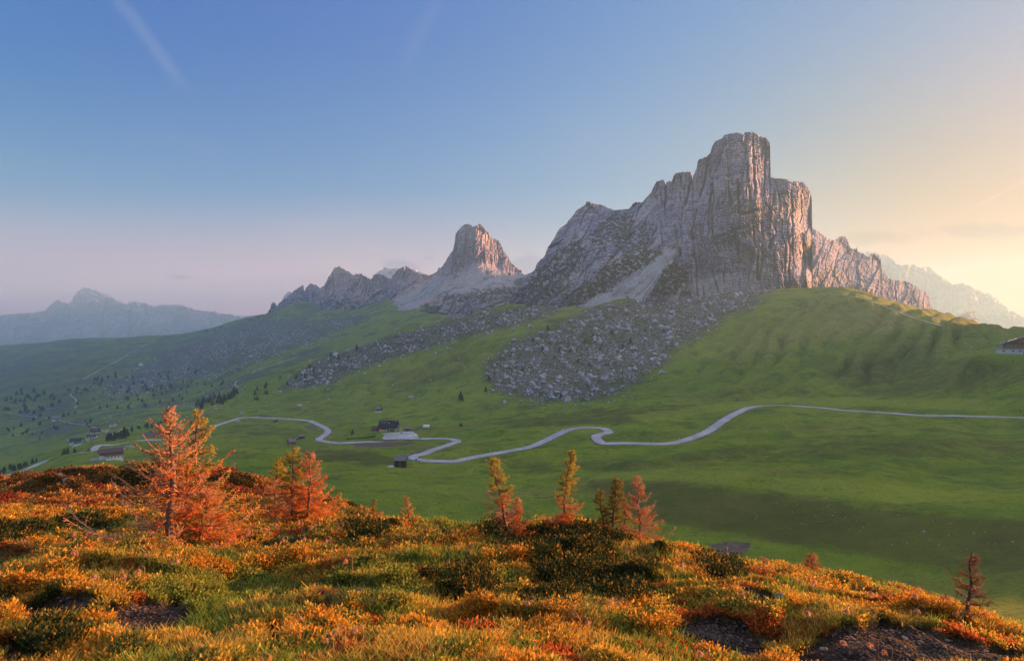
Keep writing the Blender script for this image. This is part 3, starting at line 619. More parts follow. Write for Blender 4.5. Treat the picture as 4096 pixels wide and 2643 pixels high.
MG = [(2,[(2712,955),(2660,1000),(2610,1040),(2490,1135),(2380,1185),(2300,1240),(2420,1240),(2560,1210),(2600,1175),(2640,1110),(2686,1050),(2725,985)],12,1.0),
      (2,[(2312,1085),(2275,1140),(2163,1208),(2054,1262),(2000,1290),(2060,1285),(2150,1245),(2283,1165),(2322,1100)],6,0.9),
      (2,[(2440,1065),(2380,1120),(2260,1200),(2150,1262),(2200,1262),(2330,1190),(2420,1125)],5,0.7),
      (2,[(2640,1225),(2690,1175),(2760,1130),(2850,1100),(2920,1090),(3000,1130),(3090,1165),(3090,1200),(2900,1230)],20,0.85),
      (2,[(3180,1175),(3205,1120),(3230,1100),(3253,1140),(3253,1180)],8,0.3),
      (0,[(2690,1040),(2740,1085),(2735,1120),(2700,1170),(2600,1190),(2640,1110)],12,0.95),
      (0,[(3045,855),(3020,870),(2960,915),(2900,950),(2845,965),(2860,985),(2960,968),(3010,930),(3050,885)],10,0.62),
      (0,[(2600,1000),(2640,1010),(2600,1050),(2500,1100),(2400,1170),(2300,1220),(2150,1262),(2300,1170),(2420,1080),(2510,1030)],14,0.8),
      (0,[(2235,1000),(2310,960),(2350,1005),(2330,1060),(2210,1180),(2070,1250),(2000,1270),(2040,1200),(2150,1085)],18,0.5),
      (0,[(2420,860),(2500,850),(2610,900),(2600,1000),(2500,1010),(2440,960),(2400,1000),(2360,960)],22,0.42)]
def dispG(PX, PY, D):
    a = cliff(66, 300, 17, 100, 1.15, 0.0, 0.0, 0.3)(PX, PY, D); b = cliff(46, 90, 15, 140, 1.0, 0.5)(PX, PY, D)
    w = smooth(PX + (1100 - PY) * 0.2, 2560, 2720)
    scree = polymask(MG[0][1], PX, PY, 26); s2 = polymask(MG[3][1], PX, PY, 20); s3 = polymask(MG[7][1], PX, PY, 20)
    calm = 1 - 0.88 * np.maximum(np.maximum(scree, 0.6 * s2), 0.6 * s3)
    d = (a * w + b * (1 - w)) * calm
    # the deep diagonal cleft, the overhanging ledge and the notch beside the head
    def groove(x0, y0, x1, y1, wd, k):
        L = math.hypot(x1-x0, y1-y0); tx, ty = (x1-x0)/L, (y1-y0)/L
        q = (PX-x0)*tx + (PY-y0)*ty; s = np.abs((PX-x0)*ty - (PY-y0)*tx + 7*fbm(PX/40, PY/40, 3, 7))
        return k * (1 - smooth(s, 0, wd)) * smooth(q, -10, 20) * (1 - smooth(q, L-20, L+10))
    for gq in [(2770,690,2740,830,9,34),(2838,620,2800,800,9,22),(2950,720,2956,855,8,26),(2905,560,2860,700,10,10),(3010,540,3020,790,6,14),(3062,560,3056,790,6,16),(2972,530,2965,560,4,10),(2955,855,3040,840,12,16),(2665,730,2660,870,6,20),(2505,870,2510,920,4,16),(3165,760,3170,1000,8,12),(3215,960,3205,1140,8,12),(2700,900,2730,1060,9,14),(2790,830,2760,960,8,14),(2845,960,2990,900,12,12)]:
        d = d + 1.5 * groove(*gq)
    d += 1.8 * fbm(PX / 500, PY / 7.0, 3, 77) * smooth(950 - PY, 0, 200)
    return d * np.clip((BOTY(PX) - PY) / 40 + 0.15, 0.15, 1)
def BOTY(PX): return np.interp(PX, [b[0] for b in BOTG], [b[1] for b in BOTG]) + 20
relief('mountain', TOPG, BOTG, DG, ROCK, 'huge grey rock tower with a sunlit right edge and a long ridge falling to the left', step=1.5, rows=430, disp=dispG, rough=1.2, masks=MG, seed=1)
# ---- the lower ridge to its right
TOPR = [(3225,905),(3248,912),(3277,928),(3313,956),(3342,962),(3355,949),(3375,945),(3388,954),(3401,990),(3412,998),(3424,996),(3427,985),(3430,1008),(3453,1016),(3474,1029),(3484,1016),(3503,1014),(3521,1029),(3525,1058),(3529,1092),(3542,1094),(3547,1107),(3570,1123),(3609,1121),(3640,1130),(3671,1154),(3703,1167),(3716,1188),(3718,1214),(3739,1250),(3765,1272),(3790,1290)]
DR = [(3225,905,1300),(3250,1190,1060),(3250,1050,1120),(3300,1200,1080),(3400,1210,1150),(3500,1235,1200),(3650,1270,1260),(3790,1300,1330),(3300,1050,1180),(3400,1100,1230),(3370,950,1420),(3500,1100,1330),(3500,1020,1450),(3600,1180,1340),(3600,1125,1420),(3700,1220,1390),(3720,1200,1470),(3780,1280,1420),(3280,940,1320),(3390,1000,1390),(3518,1060,1430)]
relief('mountain', TOPR, [(3225,1190),(3400,1205),(3600,1260),(3790,1310)], DR, ROCK, 'jagged pinkish rock ridge descending to the right behind the grassy hill', step=1.6, rows=200, disp=cliff(40, 120, 15, 210, 1.0, 0.25), rough=1.2, seed=2,
       masks=[(2,[(3310,1060),(3330,1060),(3420,1140),(3560,1230),(3640,1270),(3520,1250),(3420,1190)],8,0.75)])
# ---- the blocky peak behind and its apron
TOPA = [(1440,1296),(1500,1240),(1560,1200),(1640,1150),(1700,1112),(1719,1101),(1749,1086),(1754,1071),(1762,1074),(1779,1051),(1794,1026),(1812,1001),(1820,966),(1822,935),(1835,920),(1850,903),(1860,897),(1882,898),(1890,908),(1905,903),(1919,894),(1930,905),(1945,920),(1965,946),(1968,963),(1971,958),(1979,953),(1995,963),(2008,986),(2016,1006),(2031,1026),(2046,1051),(2061,1066),(2081,1084),(2095,1099),(2125,1092),(2156,1084),(2190,1070),(2230,1060)]
BOTA = [(1440,1300),(1600,1285),(1700,1262),(1850,1285),(2000,1280),(2100,1262),(2230,1250)]
DA = [(1440,1300,2150),(1560,1270,2080),(1700,1250,1950),(1850,1280,1750),(2000,1270,1700),(2200,1250,1650),(1500,1245,2300),(1640,1155,2480),(1720,1102,2480),(1640,1220,2200),(1760,1180,2080),(1850,1200,1900),(2000,1180,1850),(1780,1060,2380),(1830,930,2380),(1850,1050,2260),(1885,905,2330),(1890,960,2255),(1890,1050,2200),(1892,1110,2130),(1925,900,2340),(1940,1000,2250),(1965,960,2400),(1990,970,2420),(1960,1060,2240),(2000,1080,2240),(2030,1030,2400),(2080,1090,2300),(2050,1120,2120),(2156,1090,2060),(2200,1150,1900),(2100,1160,1900),(1800,1120,2180),(2230,1060,2050)]
MA = [(2,[(1420,1300),(1520,1235),(1640,1160),(1730,1112),(1840,1100),(1900,1050),(1945,1050),(2010,1085),(2090,1105),(2050,1140),(1900,1165),(1760,1190),(1640,1240),(1500,1290)],24,0.66),
      (2,[(1720,1235),(1760,1215),(1820,1235),(1850,1262),(1760,1262)],8,0.9),
      (1,[(2060,1130),(2110,1100),(2160,1085),(2240,1058),(2240,1110),(2150,1150),(2070,1165)],10,0.95),
      (1,[(1560,1290),(1640,1240),(1740,1215),(1790,1275),(1650,1300)],14,0.8),
      (0,[(1760,1190),(1900,1170),(2050,1150),(2200,1140),(2230,1180),(2050,1200),(1900,1200),(1800,1210)],16,0.45)]
def dispA(PX, PY, D):
    a = cliff(34, 150, 34, 300, 1.0)(PX, PY, D); s = polymask(MA[0][1], PX, PY, 14); gq = polymask(MA[2][1], PX, PY, 16); lo = smooth(PY, 1120, 1170)
    b = cliff(60, 60, 30, 330, 1.0, 0.4)(PX, PY, D)
    return (a * (1 - lo) + b * lo) * (1 - 0.88 * np.maximum(s, gq)) + s * ridged((PX + PY * 1.4) / 22, PY / 150, 3, 341) * -6
relief('mountain', TOPA, BOTA, DA, ROCK_RED, 'blocky reddish peak with scree apron in the middle distance', step=1.5, rows=230, disp=dispA, rough=1.0, masks=MA, seed=3)
# ---- the row of crags left of it
TOPC = [(985,1276),(1030,1268),(1068,1256),(1080,1237),(1085,1217),(1093,1209),(1101,1211),(1107,1227),(1116,1212),(1151,1184),(1176,1162),(1201,1147),(1213,1141),(1216,1167),(1224,1154),(1241,1133),(1261,1139),(1282,1154),(1287,1148),(1297,1142),(1312,1111),(1327,1091),(1337,1071),(1357,1066),(1372,1074),(1402,1091),(1412,1101),(1427,1094),(1447,1096),(1468,1111),(1488,1116),(1493,1099),(1508,1095),(1533,1101),(1553,1114),(1568,1114),(1573,1096),(1598,1074),(1621,1063),(1633,1066),(1654,1081),(1679,1094),(1719,1101),(1760,1110)]
DC = [(985,1276,3150),(1080,1250,3150),(1150,1262,2950),(1300,1262,2750),(1450,1262,2480),(1600,1230,2350),(1760,1180,2400),(1093,1210,3250),(1213,1145,3250),(1241,1135,3300),(1357,1068,3200),(1300,1180,3000),(1400,1180,2850),(1430,1100,3050),(1510,1100,2850),(1520,1180,2650),(1621,1066,2800),(1620,1150,2550),(1719,1103,2700),(1200,1220,3020),(1560,1115,2850)]
MC = [(2,[(1270,1262),(1330,1225),(1380,1200),(1360,1235),(1300,1275)],7,0.8),(2,[(1430,1210),(1470,1180),(1460,1210)],6,0.8),(2,[(1500,1260),(1600,1190),(1700,1150),(1760,1140),(1760,1200),(1600,1250)],14,0.75),
      (0,[(1000,1275),(1160,1230),(1400,1215),(1560,1200),(1650,1180),(1500,1275),(1200,1290)],30,0.45)]
relief('mountain', TOPC, [(985,1290),(1150,1290),(1300,1290),(1450,1285),(1600,1262),(1760,1220)], DC, ROCK_RED, 'row of hazy jagged crags along the ridge in the middle distance', step=1.6, rows=150, disp=cliff(36, 80, 42, 400, 1.0), rough=1.2, masks=MC, seed=4)
# ---- far ranges
def far_range(top, D, label, seed, amp, drop=260, rows=90):
    top = np.array(top, float); m = top[:, 1].max()
    bot = [(top[0, 0], m + drop), (top[-1, 0], m + drop)]
    xs = np.linspace(top[0, 0], top[-1, 0], 5); dep = []
    for x in xs:
        ty = np.interp(x, top[:, 0], top[:, 1]); dep += [(x, ty, D * 1.0), (x, (ty + m + drop) / 2, D * 0.93), (x, m + drop, D * 0.86)]
    relief('mountain', top, bot, dep, ROCK_FAR, label, step=3.0, rows=rows, disp=cliff(110, 170, amp * 1.4, seed, 0.8, 0.3), rough=1.6, seed=seed, basedrop=0, lam=1e-1, alpha=0.0)
far_range([(-900,1300),(-400,1270),(0,1261),(75,1253),(151,1250),(181,1241),(201,1221),(216,1206),(231,1198),(246,1206),(266,1213),(284,1208),(292,1190),(312,1165),(327,1153),(347,1149),(372,1153),(402,1173),(427,1178),(452,1193),(468,1206),(475,1200),(495,1218),(528,1208),(548,1204),(578,1213),(623,1226),(633,1218),(664,1218),(714,1218),(744,1226),(794,1241),(855,1246),(945,1263),(1021,1261),(1150,1275)], 9000, 'pale blue mountain range fading into haze at far left', 500, 170)
far_range([(1120,1210),(1146,1170),(1156,1165),(1166,1170),(1200,1190)], 6000, 'tiny blue peak tip just behind the crags', 510, 60, 100, 40)
far_range([(1500,1100),(1513,1086),(1538,1071),(1578,1074),(1600,1073),(1664,1079),(1704,1096),(1740,1110)], 5200, 'hazy blue summit showing behind the row of crags', 520, 60, 100, 40)
far_range([(3380,1010),(3430,1004),(3440,1001),(3445,1006),(3455,1012),(3466,1010),(3469,1002),(3474,1003),(3484,1008),(3516,1014),(3542,1019),(3568,1032),(3588,1058),(3609,1060),(3630,1058),(3658,1058),(3677,1073),(3697,1066),(3716,1066),(3734,1086),(3765,1105),(3796,1128),(3817,1138),(3853,1133),(3890,1149),(3931,1167),(3957,1172),(3983,1193),(4035,1234),(4096,1271),(4300,1330)], 5100, 'pale pinkish range dissolving in the glow at far right', 530, 110)
far_range([(3770,1300),(3799,1281),(3853,1253),(3879,1243),(3895,1245),(3905,1266),(3916,1297),(3920,1320)], 3000, 'small pale rock knob beyond the grassy hill at right', 540, 22, 80, 50)

# ------------------------------------------------------------------ air
def haze():
    x0, x1, y0, y1, z0, z1 = -12700, 5300, -300, 10800, -1000, 730
    V = [(x, y, z) for x in (x0, x1) for y in (y0, y1) for z in (z0, z1)]
    F = [(0,1,3,2),(4,6,7,5),(0,4,5,1),(2,3,7,6),(0,2,6,4),(1,5,7,3)]
    m = bpy.data.materials.new('mountain_air'); m.use_nodes = True; t = m.node_tree; t.nodes.clear()
    o = t.nodes.new('ShaderNodeOutputMaterial'); v = t.nodes.new('ShaderNodeVolumePrincipled')
    v.inputs['Color'].default_value = (0.38, 0.67, 1.0, 1); v.inputs['Density'].default_value = HAZE_D
    v.inputs['Anisotropy'].default_value = 0.30
    t.links.new(v.outputs[0], o.inputs['Volume'])
    ob = mesh_np('haze', V, F, m, smooth_=False); tag(ob, 'thin blue air haze filling the valley', None, None, 'stuff')
HAZE_D = 1.35e-4
# ------------------------------------------------------------------ roads and tracks
def ribbon(name, path, half, lift, mat, label, camber=0.0, parent=None):
    t = np.gradient(path[:, :2], axis=0); t /= np.linalg.norm(t, axis=1)[:, None] + 1e-9; nrm = np.stack([-t[:, 1], t[:, 0]], 1)
    offs = [(-1.04, -0.55), (-1.0, 0.0), (-0.5, camber), (0, camber * 1.3), (0.5, camber), (1.0, 0.0), (1.04, -0.55)]
    rows = []
    for k, dz in offs:
        q = np.empty((len(path), 3)); q[:, :2] = path[:, :2] + nrm * half * k; q[:, 2] = path[:, 2] + lift + dz; rows.append(q)
    V = np.stack(rows, 1).reshape(-1, 3)
    o = mesh_np(name, V, gridF(len(path), len(offs)), mat); tag(o, label, None, None, 'structure'); return o
asph = M('asphalt', 0.8, 0.25)
pc = asph.mix(asph.step(asph.noise(0.08, 5, 0.6), 0.35, 0.65), (0.30, 0.29, 0.32), (0.42, 0.41, 0.43))
pc = asph.mix(asph.step(asph.noise(0.9, 4, 0.6), 0.55, 0.8, 0, 0.5), pc, (0.12, 0.12, 0.13))
asph.color(pc); MAT_ROAD = asph.m
MAT_TRACK = simple('pale_gravel', (0.36, 0.32, 0.29), 0.95, 0.3, 0.4)
ribbon('road', road3, 3.15, 0.16, MAT_ROAD, 'grey asphalt pass road winding across the meadow', 0.03)
TL = {'a': 'long pale track climbing the far hillside at left', 'b': 'short steep pale track piece on the left slope', 'c': 'pale curved gravel track below the far boulder field',
      'd': 'pale track leading across the left slope to the farmhouses', 'e': 'narrow side track beyond the road at left'}
for k, (l, dm, w) in TR.items():
    ribbon('gravel_path', trails[k], w / 2, 0.12, MAT_TRACK, TL[k])
ribbon('footpath', ridge_tr, 0.9, 0.25, MAT_TRACK, 'narrow pale stepped footpath along the crest of the grassy hill')
# ------------------------------------------------------------------ the hillside the camera stands on
FC = [(0,2643,4.2),(1000,2643,4.2),(2048,2643,4.3),(3000,2643,4.6),(4096,2680,5.0),(0,2400,6.3),(1000,2400,6.2),(2048,2400,6.2),(3000,2400,6.7),(3600,2480,6.2),(4096,2620,6.0),
      (0,2220,9.6),(700,2175,11),(1400,2200,9.6),(2048,2200,9.2),(2500,2265,8.6),(3000,2320,8.4),(3500,2430,7.8),(4096,2575,7.0),
      (2000,2124,12.8),(2300,2128,11.8),(2620,2205,11.2),(1550,2112,14),(3000,2288,10),(3400,2385,9.0),(3750,2478,8.6),
      (0,2100,13.5),(0,2050,18),(0,2000,27),(0,1948,41),(300,2090,15),(300,2050,19),(300,1975,30),(300,1902,42),(600,2050,19),(600,1965,30),(600,1882,42),(900,2060,19),(900,1955,31),(900,1888,42),
      (1150,2085,17),(1150,2000,28),(1200,1948,35),(1350,2052,28),(1400,2090,16),(1480,2075,25),(1000,2110,14)]
FP = [(px2u(a) * d, d, py2v(b) * d) for a, b, d in FC]
for u, sg in ((-0.03, 1), (0.12, 1), (0.28, 1), (0.45, 1), (0.62, 1), (0.8, 1), (1.0, 1)):
    FP += [(u * 18, 18, -7.5 - 3.9 * u * u), (u * 26, 26, -13.5 - 4 * u * u), (u * 42, 42, -28), (u * 65, 65, -48), (u * 90, 90, -66)]
for u in (-0.9, -0.6, -0.35): FP += [(u * 55, 55, -19), (u * 75, 75, -40), (u * 95, 95, -66)]
FP += [(-0.2 * 40, 40, -15.5), (-0.2 * 60, 60, -36), (-0.2 * 85, 85, -60)]
FP += [(0,0,-1.65),(-3,0,-1.7),(3,0,-2.0),(-10,0,-1.9),(10,0,-4.2),(-25,0,-3),(25,0,-13),(45,5,-26),(75,10,-45),(-60,5,-9),(-60,45,-17),(0,-8,-0.4),(-15,-10,-0.6),(12,-10,-2.6),(0,-22,0.5),(-50,-22,-2),(40,-22,-14),(75,-20,-34),(14,6,-7.5),(25,15,-17),(-20,18,-6.5),(-32,30,-9.5),(60,60,-52),(75,90,-72),(-70,75,-38),(-70,95,-62)]
FP = np.array(FP)
def wa(x): return np.arcsinh(np.asarray(x) / 3.0)
FS = TPS(np.stack([wa(FP[:, 0]), wa(FP[:, 1])], 1), FP[:, 2], 2e-3)
NXF, NYF = 1150, 1100
ax0, ax1, ay0, ay1 = float(wa(-75)), float(wa(85)), float(wa(-24)), float(wa(97))
axs = np.linspace(ax0, ax1, NXF); ays = np.linspace(ay0, ay1, NYF)
FX, FY = np.meshgrid(3 * np.sinh(axs), 3 * np.sinh(ays)); FZ = FS(wa(FX), wa(FY))
rr = np.hypot(FX, FY); hm = smooth(rr, 1.5, 6)
FZ += hm * (fbm(FX / 3.2, FY / 2.4, 3, 601) * 0.30 * (1 + rr / 40) + ridged(FX / 1.3 + 0.5 * FY, FY / 0.8, 3, 611) * 0.055 + fbm(FX / 0.42, FY / 0.34, 3, 621) * 0.085 + smooth(rr, 14, 25) * fbm(FX / 6, FY / 5, 3, 631) * 0.7)
# small soil banks where the turf has slipped
bank = smooth(fbm(FX / 4.5, FY / 3.0, 3, 641), 0.05, 0.12); FZ += hm * bank * 0.14
def fgz(x, y):
    a = (wa(x) - ax0) / (ax1 - ax0) * (NXF - 1); b = (wa(y) - ay0) / (ay1 - ay0) * (NYF - 1)
    i = np.clip(np.floor(a).astype(int), 0, NXF - 2); j = np.clip(np.floor(b).astype(int), 0, NYF - 2); ta = a - i; tb = b - j
    return (FZ[j, i] * (1-ta) + FZ[j, i+1] * ta) * (1-tb) + (FZ[j+1, i] * (1-ta) + FZ[j+1, i+1] * ta) * tb
RD = np.exp(np.linspace(math.log(2.6), math.log(70), 260))
def fgray(px, py):
    """nearest hillside points along many sight lines; also says which lines meet the hillside"""
    px = np.atleast_1d(px).astype(float); py = np.atleast_1d(py).astype(float); u = px2u(px); v = py2v(py)
    z = fgz(u[:, None] * RD[None], np.broadcast_to(RD[None], (len(u), len(RD)))) / RD[None]
    hit = z >= v[:, None]; k = hit.argmax(1); ok = hit.any(1); k = np.maximum(k, 1); ii = np.arange(len(u))
    a = z[ii, k-1]; b = z[ii, k]; s = np.clip((v - a) / np.where(np.abs(b - a) < 1e-9, 1, b - a), 0, 1)
    D = RD[k-1] * (1-s) + RD[k] * s; x = u * D
    return np.stack([x, D, fgz(x, D)], 1), ok
def fgpt(px, py):
    p, ok = fgray(px, py)
    while not ok[0] and py < 2900:
        py += 6; p, ok = fgray(px, py)
    return p[0]
EARTH = [[(400,2430),(560,2395),(700,2405),(770,2440),(720,2500),(600,2545),(470,2545),(430,2480)],[(40,2425),(300,2372),(430,2400),(320,2455),(100,2465)],[(2740,2480),(2850,2465),(2960,2490),(3060,2570),(3080,2643),(2960,2643),(2800,2580),(2710,2520)],
         [(3340,2510),(3500,2480),(3700,2510),(3920,2570),(4110,2620),(4130,2680),(3180,2680),(3160,2610),(3300,2560)],[(-20,2560),(120,2600),(220,2660),(-20,2680)],[(2960,2350),(3060,2360),(3120,2400),(3050,2420),(2980,2390)],[(1060,2510),(1120,2500),(1110,2570),(1060,2600)]]
FPX = np.where(FY > 1, FX / np.maximum(FY, 1) * F0 + W0/2, -9999); FPY = np.where(FY > 1, H0/2 - FZ / np.maximum(FY, 1) * F0, -9999)
earth = np.zeros(FX.shape)
for e in EARTH: earth = np.maximum(earth, polymask(e, FPX, FPY, 22))
earth = smooth(earth + 0.5 * fbm(FX / 0.5, FY / 0.5, 4, 651), 0.45, 0.7); earth[FY < 1] = 0
FZ -= earth * 0.06
def patch(x, y, s, sc): return fbm(x / sc, y / sc, 3, s)
fm = M('hillside_turf', 0.95, 0.08)
ch = fm.sepc(fm.attr('cover').outputs['Color'])
tf = fm.mix(fm.step(fm.noise(1.1, 6, 0.7), 0.35, 0.65), (0.050, 0.050, 0.016), (0.120, 0.075, 0.022))
tf = fm.mix(fm.step(fm.noise(9.0, 4, 0.7), 0.4, 0.7, 0, 0.8), tf, (0.020, 0.022, 0.009))
pv = fm.voro(22.0); so = fm.mix(fm.step(fm.noise(7, 5, 0.7), 0.3, 0.7), (0.030, 0.020, 0.014), (0.095, 0.062, 0.044))
peb = fm.sepc(pv.outputs['Color'])
so = fm.mix(fm.math('MULTIPLY', fm.step(peb[0], 0.55, 0.6), fm.step(pv.outputs['Distance'], 0.5, 0.35)), so, fm.mix(peb[1], (0.07, 0.05, 0.045), (0.20, 0.14, 0.12)))
fm.color(fm.mix(ch[1], tf, so))
fm.bump(fm.math('ADD', fm.noise(14, 5, 0.7), fm.math('MULTIPLY', fm.math('MULTIPLY', pv.outputs['Distance'], ch[1]), -1.2)), 1.0, 0.05)
fcov = np.zeros((FX.size, 4)); fcov[:, 1] = earth.ravel()
tag(mesh_np('hillside', np.stack([FX, FY, FZ], -1).reshape(-1, 3), gridF(NYF, NXF), fm.m, colors={'cover': fcov}), 'near hillside of turf and bare earth under the heath plants', None, None, 'structure')

# ------------------------------------------------------------------ leaves, blades and twigs as real geometry
def leaves(P, Dv, L, Wd, C, jit=0.0):
    """rhombic leaves: base points P, directions Dv, lengths, widths, colours"""
    n = len(P); up = rng.normal(size=(n, 3)); s = np.cross(Dv, up); s /= np.linalg.norm(s, axis=1)[:, None] + 1e-9
    nn = np.cross(Dv, s); mid = P + Dv * (L * 0.55)[:, None] + nn * (L * 0.10)[:, None]
    V = np.stack([P, mid + s * Wd[:, None] * 0.5, P + Dv * L[:, None], mid - s * Wd[:, None] * 0.5], 1).reshape(-1, 3)
    return V, np.arange(4 * n).reshape(-1, 4), np.repeat(C, 4, axis=0)
def unit(v): return v / (np.linalg.norm(v, axis=-1, keepdims=True) + 1e-9)
def join(parts):
    V, F, C = [], [], []; o = 0
    for v, f, c in parts:
        V.append(v); F.append(f + o); C.append(c); o += len(v)
    return np.concatenate(V), np.concatenate(F), np.concatenate(C)
def leaf_mat(name, tr=0.4, rough=0.7):
    m = M(name, rough, 0.15); return m.leafy(m.attr('tint').outputs['Color'], tr).m
MAT_LEAF = leaf_mat('heath_leaves', 0.42); MAT_BLADE = leaf_mat('grass_blades', 0.45); MAT_NEEDLE = leaf_mat('larch_needles', 0.45)
def ctint(base, n, v=0.25):
    base = np.broadcast_to(np.asarray(base, float), (n, 3)); return np.clip(base * (1 + v * rng.normal(size=(n, 1))) * (1 + 0.08 * rng.normal(size=(n, 3))), 0.004, 0.9)
DARK = [[(2150,2120),(2240,2105),(2400,2120),(2520,2165),(2640,2250),(2600,2330),(2590,2400),(2400,2400),(2200,2370),(2120,2250)],[(1690,2300),(1800,2265),(1960,2290),(1985,2350),(1900,2400),(1750,2400)],[(2790,2245),(2900,2235),(2975,2270),(2970,2320),(2840,2320)],
        [(1370,2105),(1520,2100),(1560,2140),(1400,2165)],[(-20,2105),(160,2115),(180,2150),(-20,2175)],[(230,2085),(420,2075),(480,2105),(300,2115)],[(1950,2105),(2110,2110),(2130,2190),(1960,2200)],[(60,2560),(240,2500),(330,2560),(260,2630),(100,2640)],[(2080,2380),(2200,2370),(2190,2420),(2100,2420)]]
def fgmask(polys, px, py, soft):
    r = np.zeros(px.shape)
    for q in polys: r = np.maximum(r, polymask(q, px, py, soft))
    return r
def sample_fg(n):
    """positions spread evenly over the hillside as seen, plus some over its hidden folds"""
    m = int(n * 0.72); px = rng.uniform(-150, 4250, m * 2); py = rng.uniform(1870, 2800, m * 2); Q = []
    for k in range(0, len(px), 20000):
        p, ok = fgray(px[k:k+20000], py[k:k+20000]); Q.append(p[ok & (p[:, 1] < 55)])
    Q = np.concatenate(Q)[:m]
    k = n - len(Q); d = np.exp(rng.uniform(math.log(3.2), math.log(48), k)); u = rng.uniform(-1.1, 1.1, k); R = np.stack([u * d, d, fgz(u * d, d)], 1)
    return np.concatenate([Q, R])
def scr(P): return P[:, 0] / P[:, 1] * F0 + W0/2, H0/2 - P[:, 2] / P[:, 1] * F0
def earth_at(P):
    a = np.clip(((wa(P[:, 0]) - ax0) / (ax1 - ax0) * (NXF - 1)).astype(int), 0, NXF-1); b = np.clip(((wa(P[:, 1]) - ay0) / (ay1 - ay0) * (NYF - 1)).astype(int), 0, NYF-1); return earth[b, a]
def heath(n, leaf_n=8):
    P = sample_fg(n); px, py = scr(P); P = P[earth_at(P) < 0.35 + 0.2 * rng.random(len(P))]; px, py = scr(P)
    g1 = patch(P[:, 0], P[:, 1], 700, 1.6); g2 = patch(P[:, 0], P[:, 1], 705, 0.38) - 0.35 * smooth(P[:, 1], 12, 18); keep = (g1 > -0.22 - 0.15 * rng.random(len(P))) & ((g2 > -0.16 - 0.2 * rng.random(len(P))) | (P[:, 1] > 14)); P = P[keep]; px, py = px[keep], py[keep]; n = len(P)
    D = P[:, 1]; lod = np.maximum(1, (D / 6.5)) ** 0.82
    dk = fgmask(DARK, px, py, 16) > 0.4 + 0.3 * (rng.random(n) - 0.5)
    a = patch(P[:, 0], P[:, 1], 710, 0.7); b = patch(P[:, 0], P[:, 1], 720, 2.6); c = patch(P[:, 0], P[:, 1], 730, 0.32)
    farm = smooth(D, 15, 24)
    col = np.where((a > 0.10)[:, None], (0.50, 0.235, 0.030), np.where((a < -0.20)[:, None], (0.42, 0.12, 0.03), (0.48, 0.31, 0.045)))
    col = np.where((b > 0.20)[:, None], (0.22, 0.24, 0.04), col)
    col = np.where((c > 0.33)[:, None], (0.10, 0.12, 0.028), col)
    col = np.where(((b < -0.5) & (a < 0.1))[:, None], (0.44, 0.08, 0.025), col)
    fcol = np.where((patch(P[:, 0], P[:, 1], 740, 4.5) > 0.0)[:, None], (0.48, 0.22, 0.05), (0.17, 0.085, 0.024)); fcol = np.where((b < -0.2)[:, None], (0.24, 0.045, 0.02), fcol)
    col = np.where((farm > rng.random(n))[:, None], fcol, col)
    mound = smooth(c * 0.5 + a, -0.2, 0.35)
    hgt = (0.035 + 0.042 * mound + 0.02 * rng.random(n)) * lod ** 0.5 * np.where(dk, 1.9, 1.0)
    P0 = P - np.array([0, 0, 0.015])
    parts = []
    for k in range(leaf_n):
        t = (k + rng.random(n)) / leaf_n; ang = rng.uniform(0, 2*pi, n); r = hgt * 0.42 * (0.3 + t * 0.7) * (1 + rng.random(n))
        off = np.stack([np.cos(ang) * r, np.sin(ang) * r, hgt * t], 1)
        dv = unit(np.stack([np.cos(ang) * 0.8, np.sin(ang) * 0.8, 0.35 + 0.9 * t + 0.4 * rng.random(n)], 1))
        L = (0.012 + 0.022 * rng.random(n) ** 1.5) * lod * (1 + 0.5 * (c > 0.1)) * np.where(dk, 1.25, 1.0)
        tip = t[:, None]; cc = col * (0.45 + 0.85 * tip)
        dkc = np.where((rng.random(n) < 0.10 + 0.12 * t)[:, None], (0.26, 0.14, 0.02), (0.028, 0.045, 0.014)); cc = np.where(dk[:, None], dkc, cc)
        cc = np.clip(cc * (1 + 0.25 * rng.normal(size=(n, 1))), 0.005, 0.8)
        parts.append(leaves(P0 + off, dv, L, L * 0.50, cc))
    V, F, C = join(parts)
    return tag(mesh_np('heath_undergrowth', V, F, MAT_LEAF, smooth_=False, colors={'tint': C}), 'orange and gold dwarf shrub heath covering the near hillside', None, None, 'stuff')
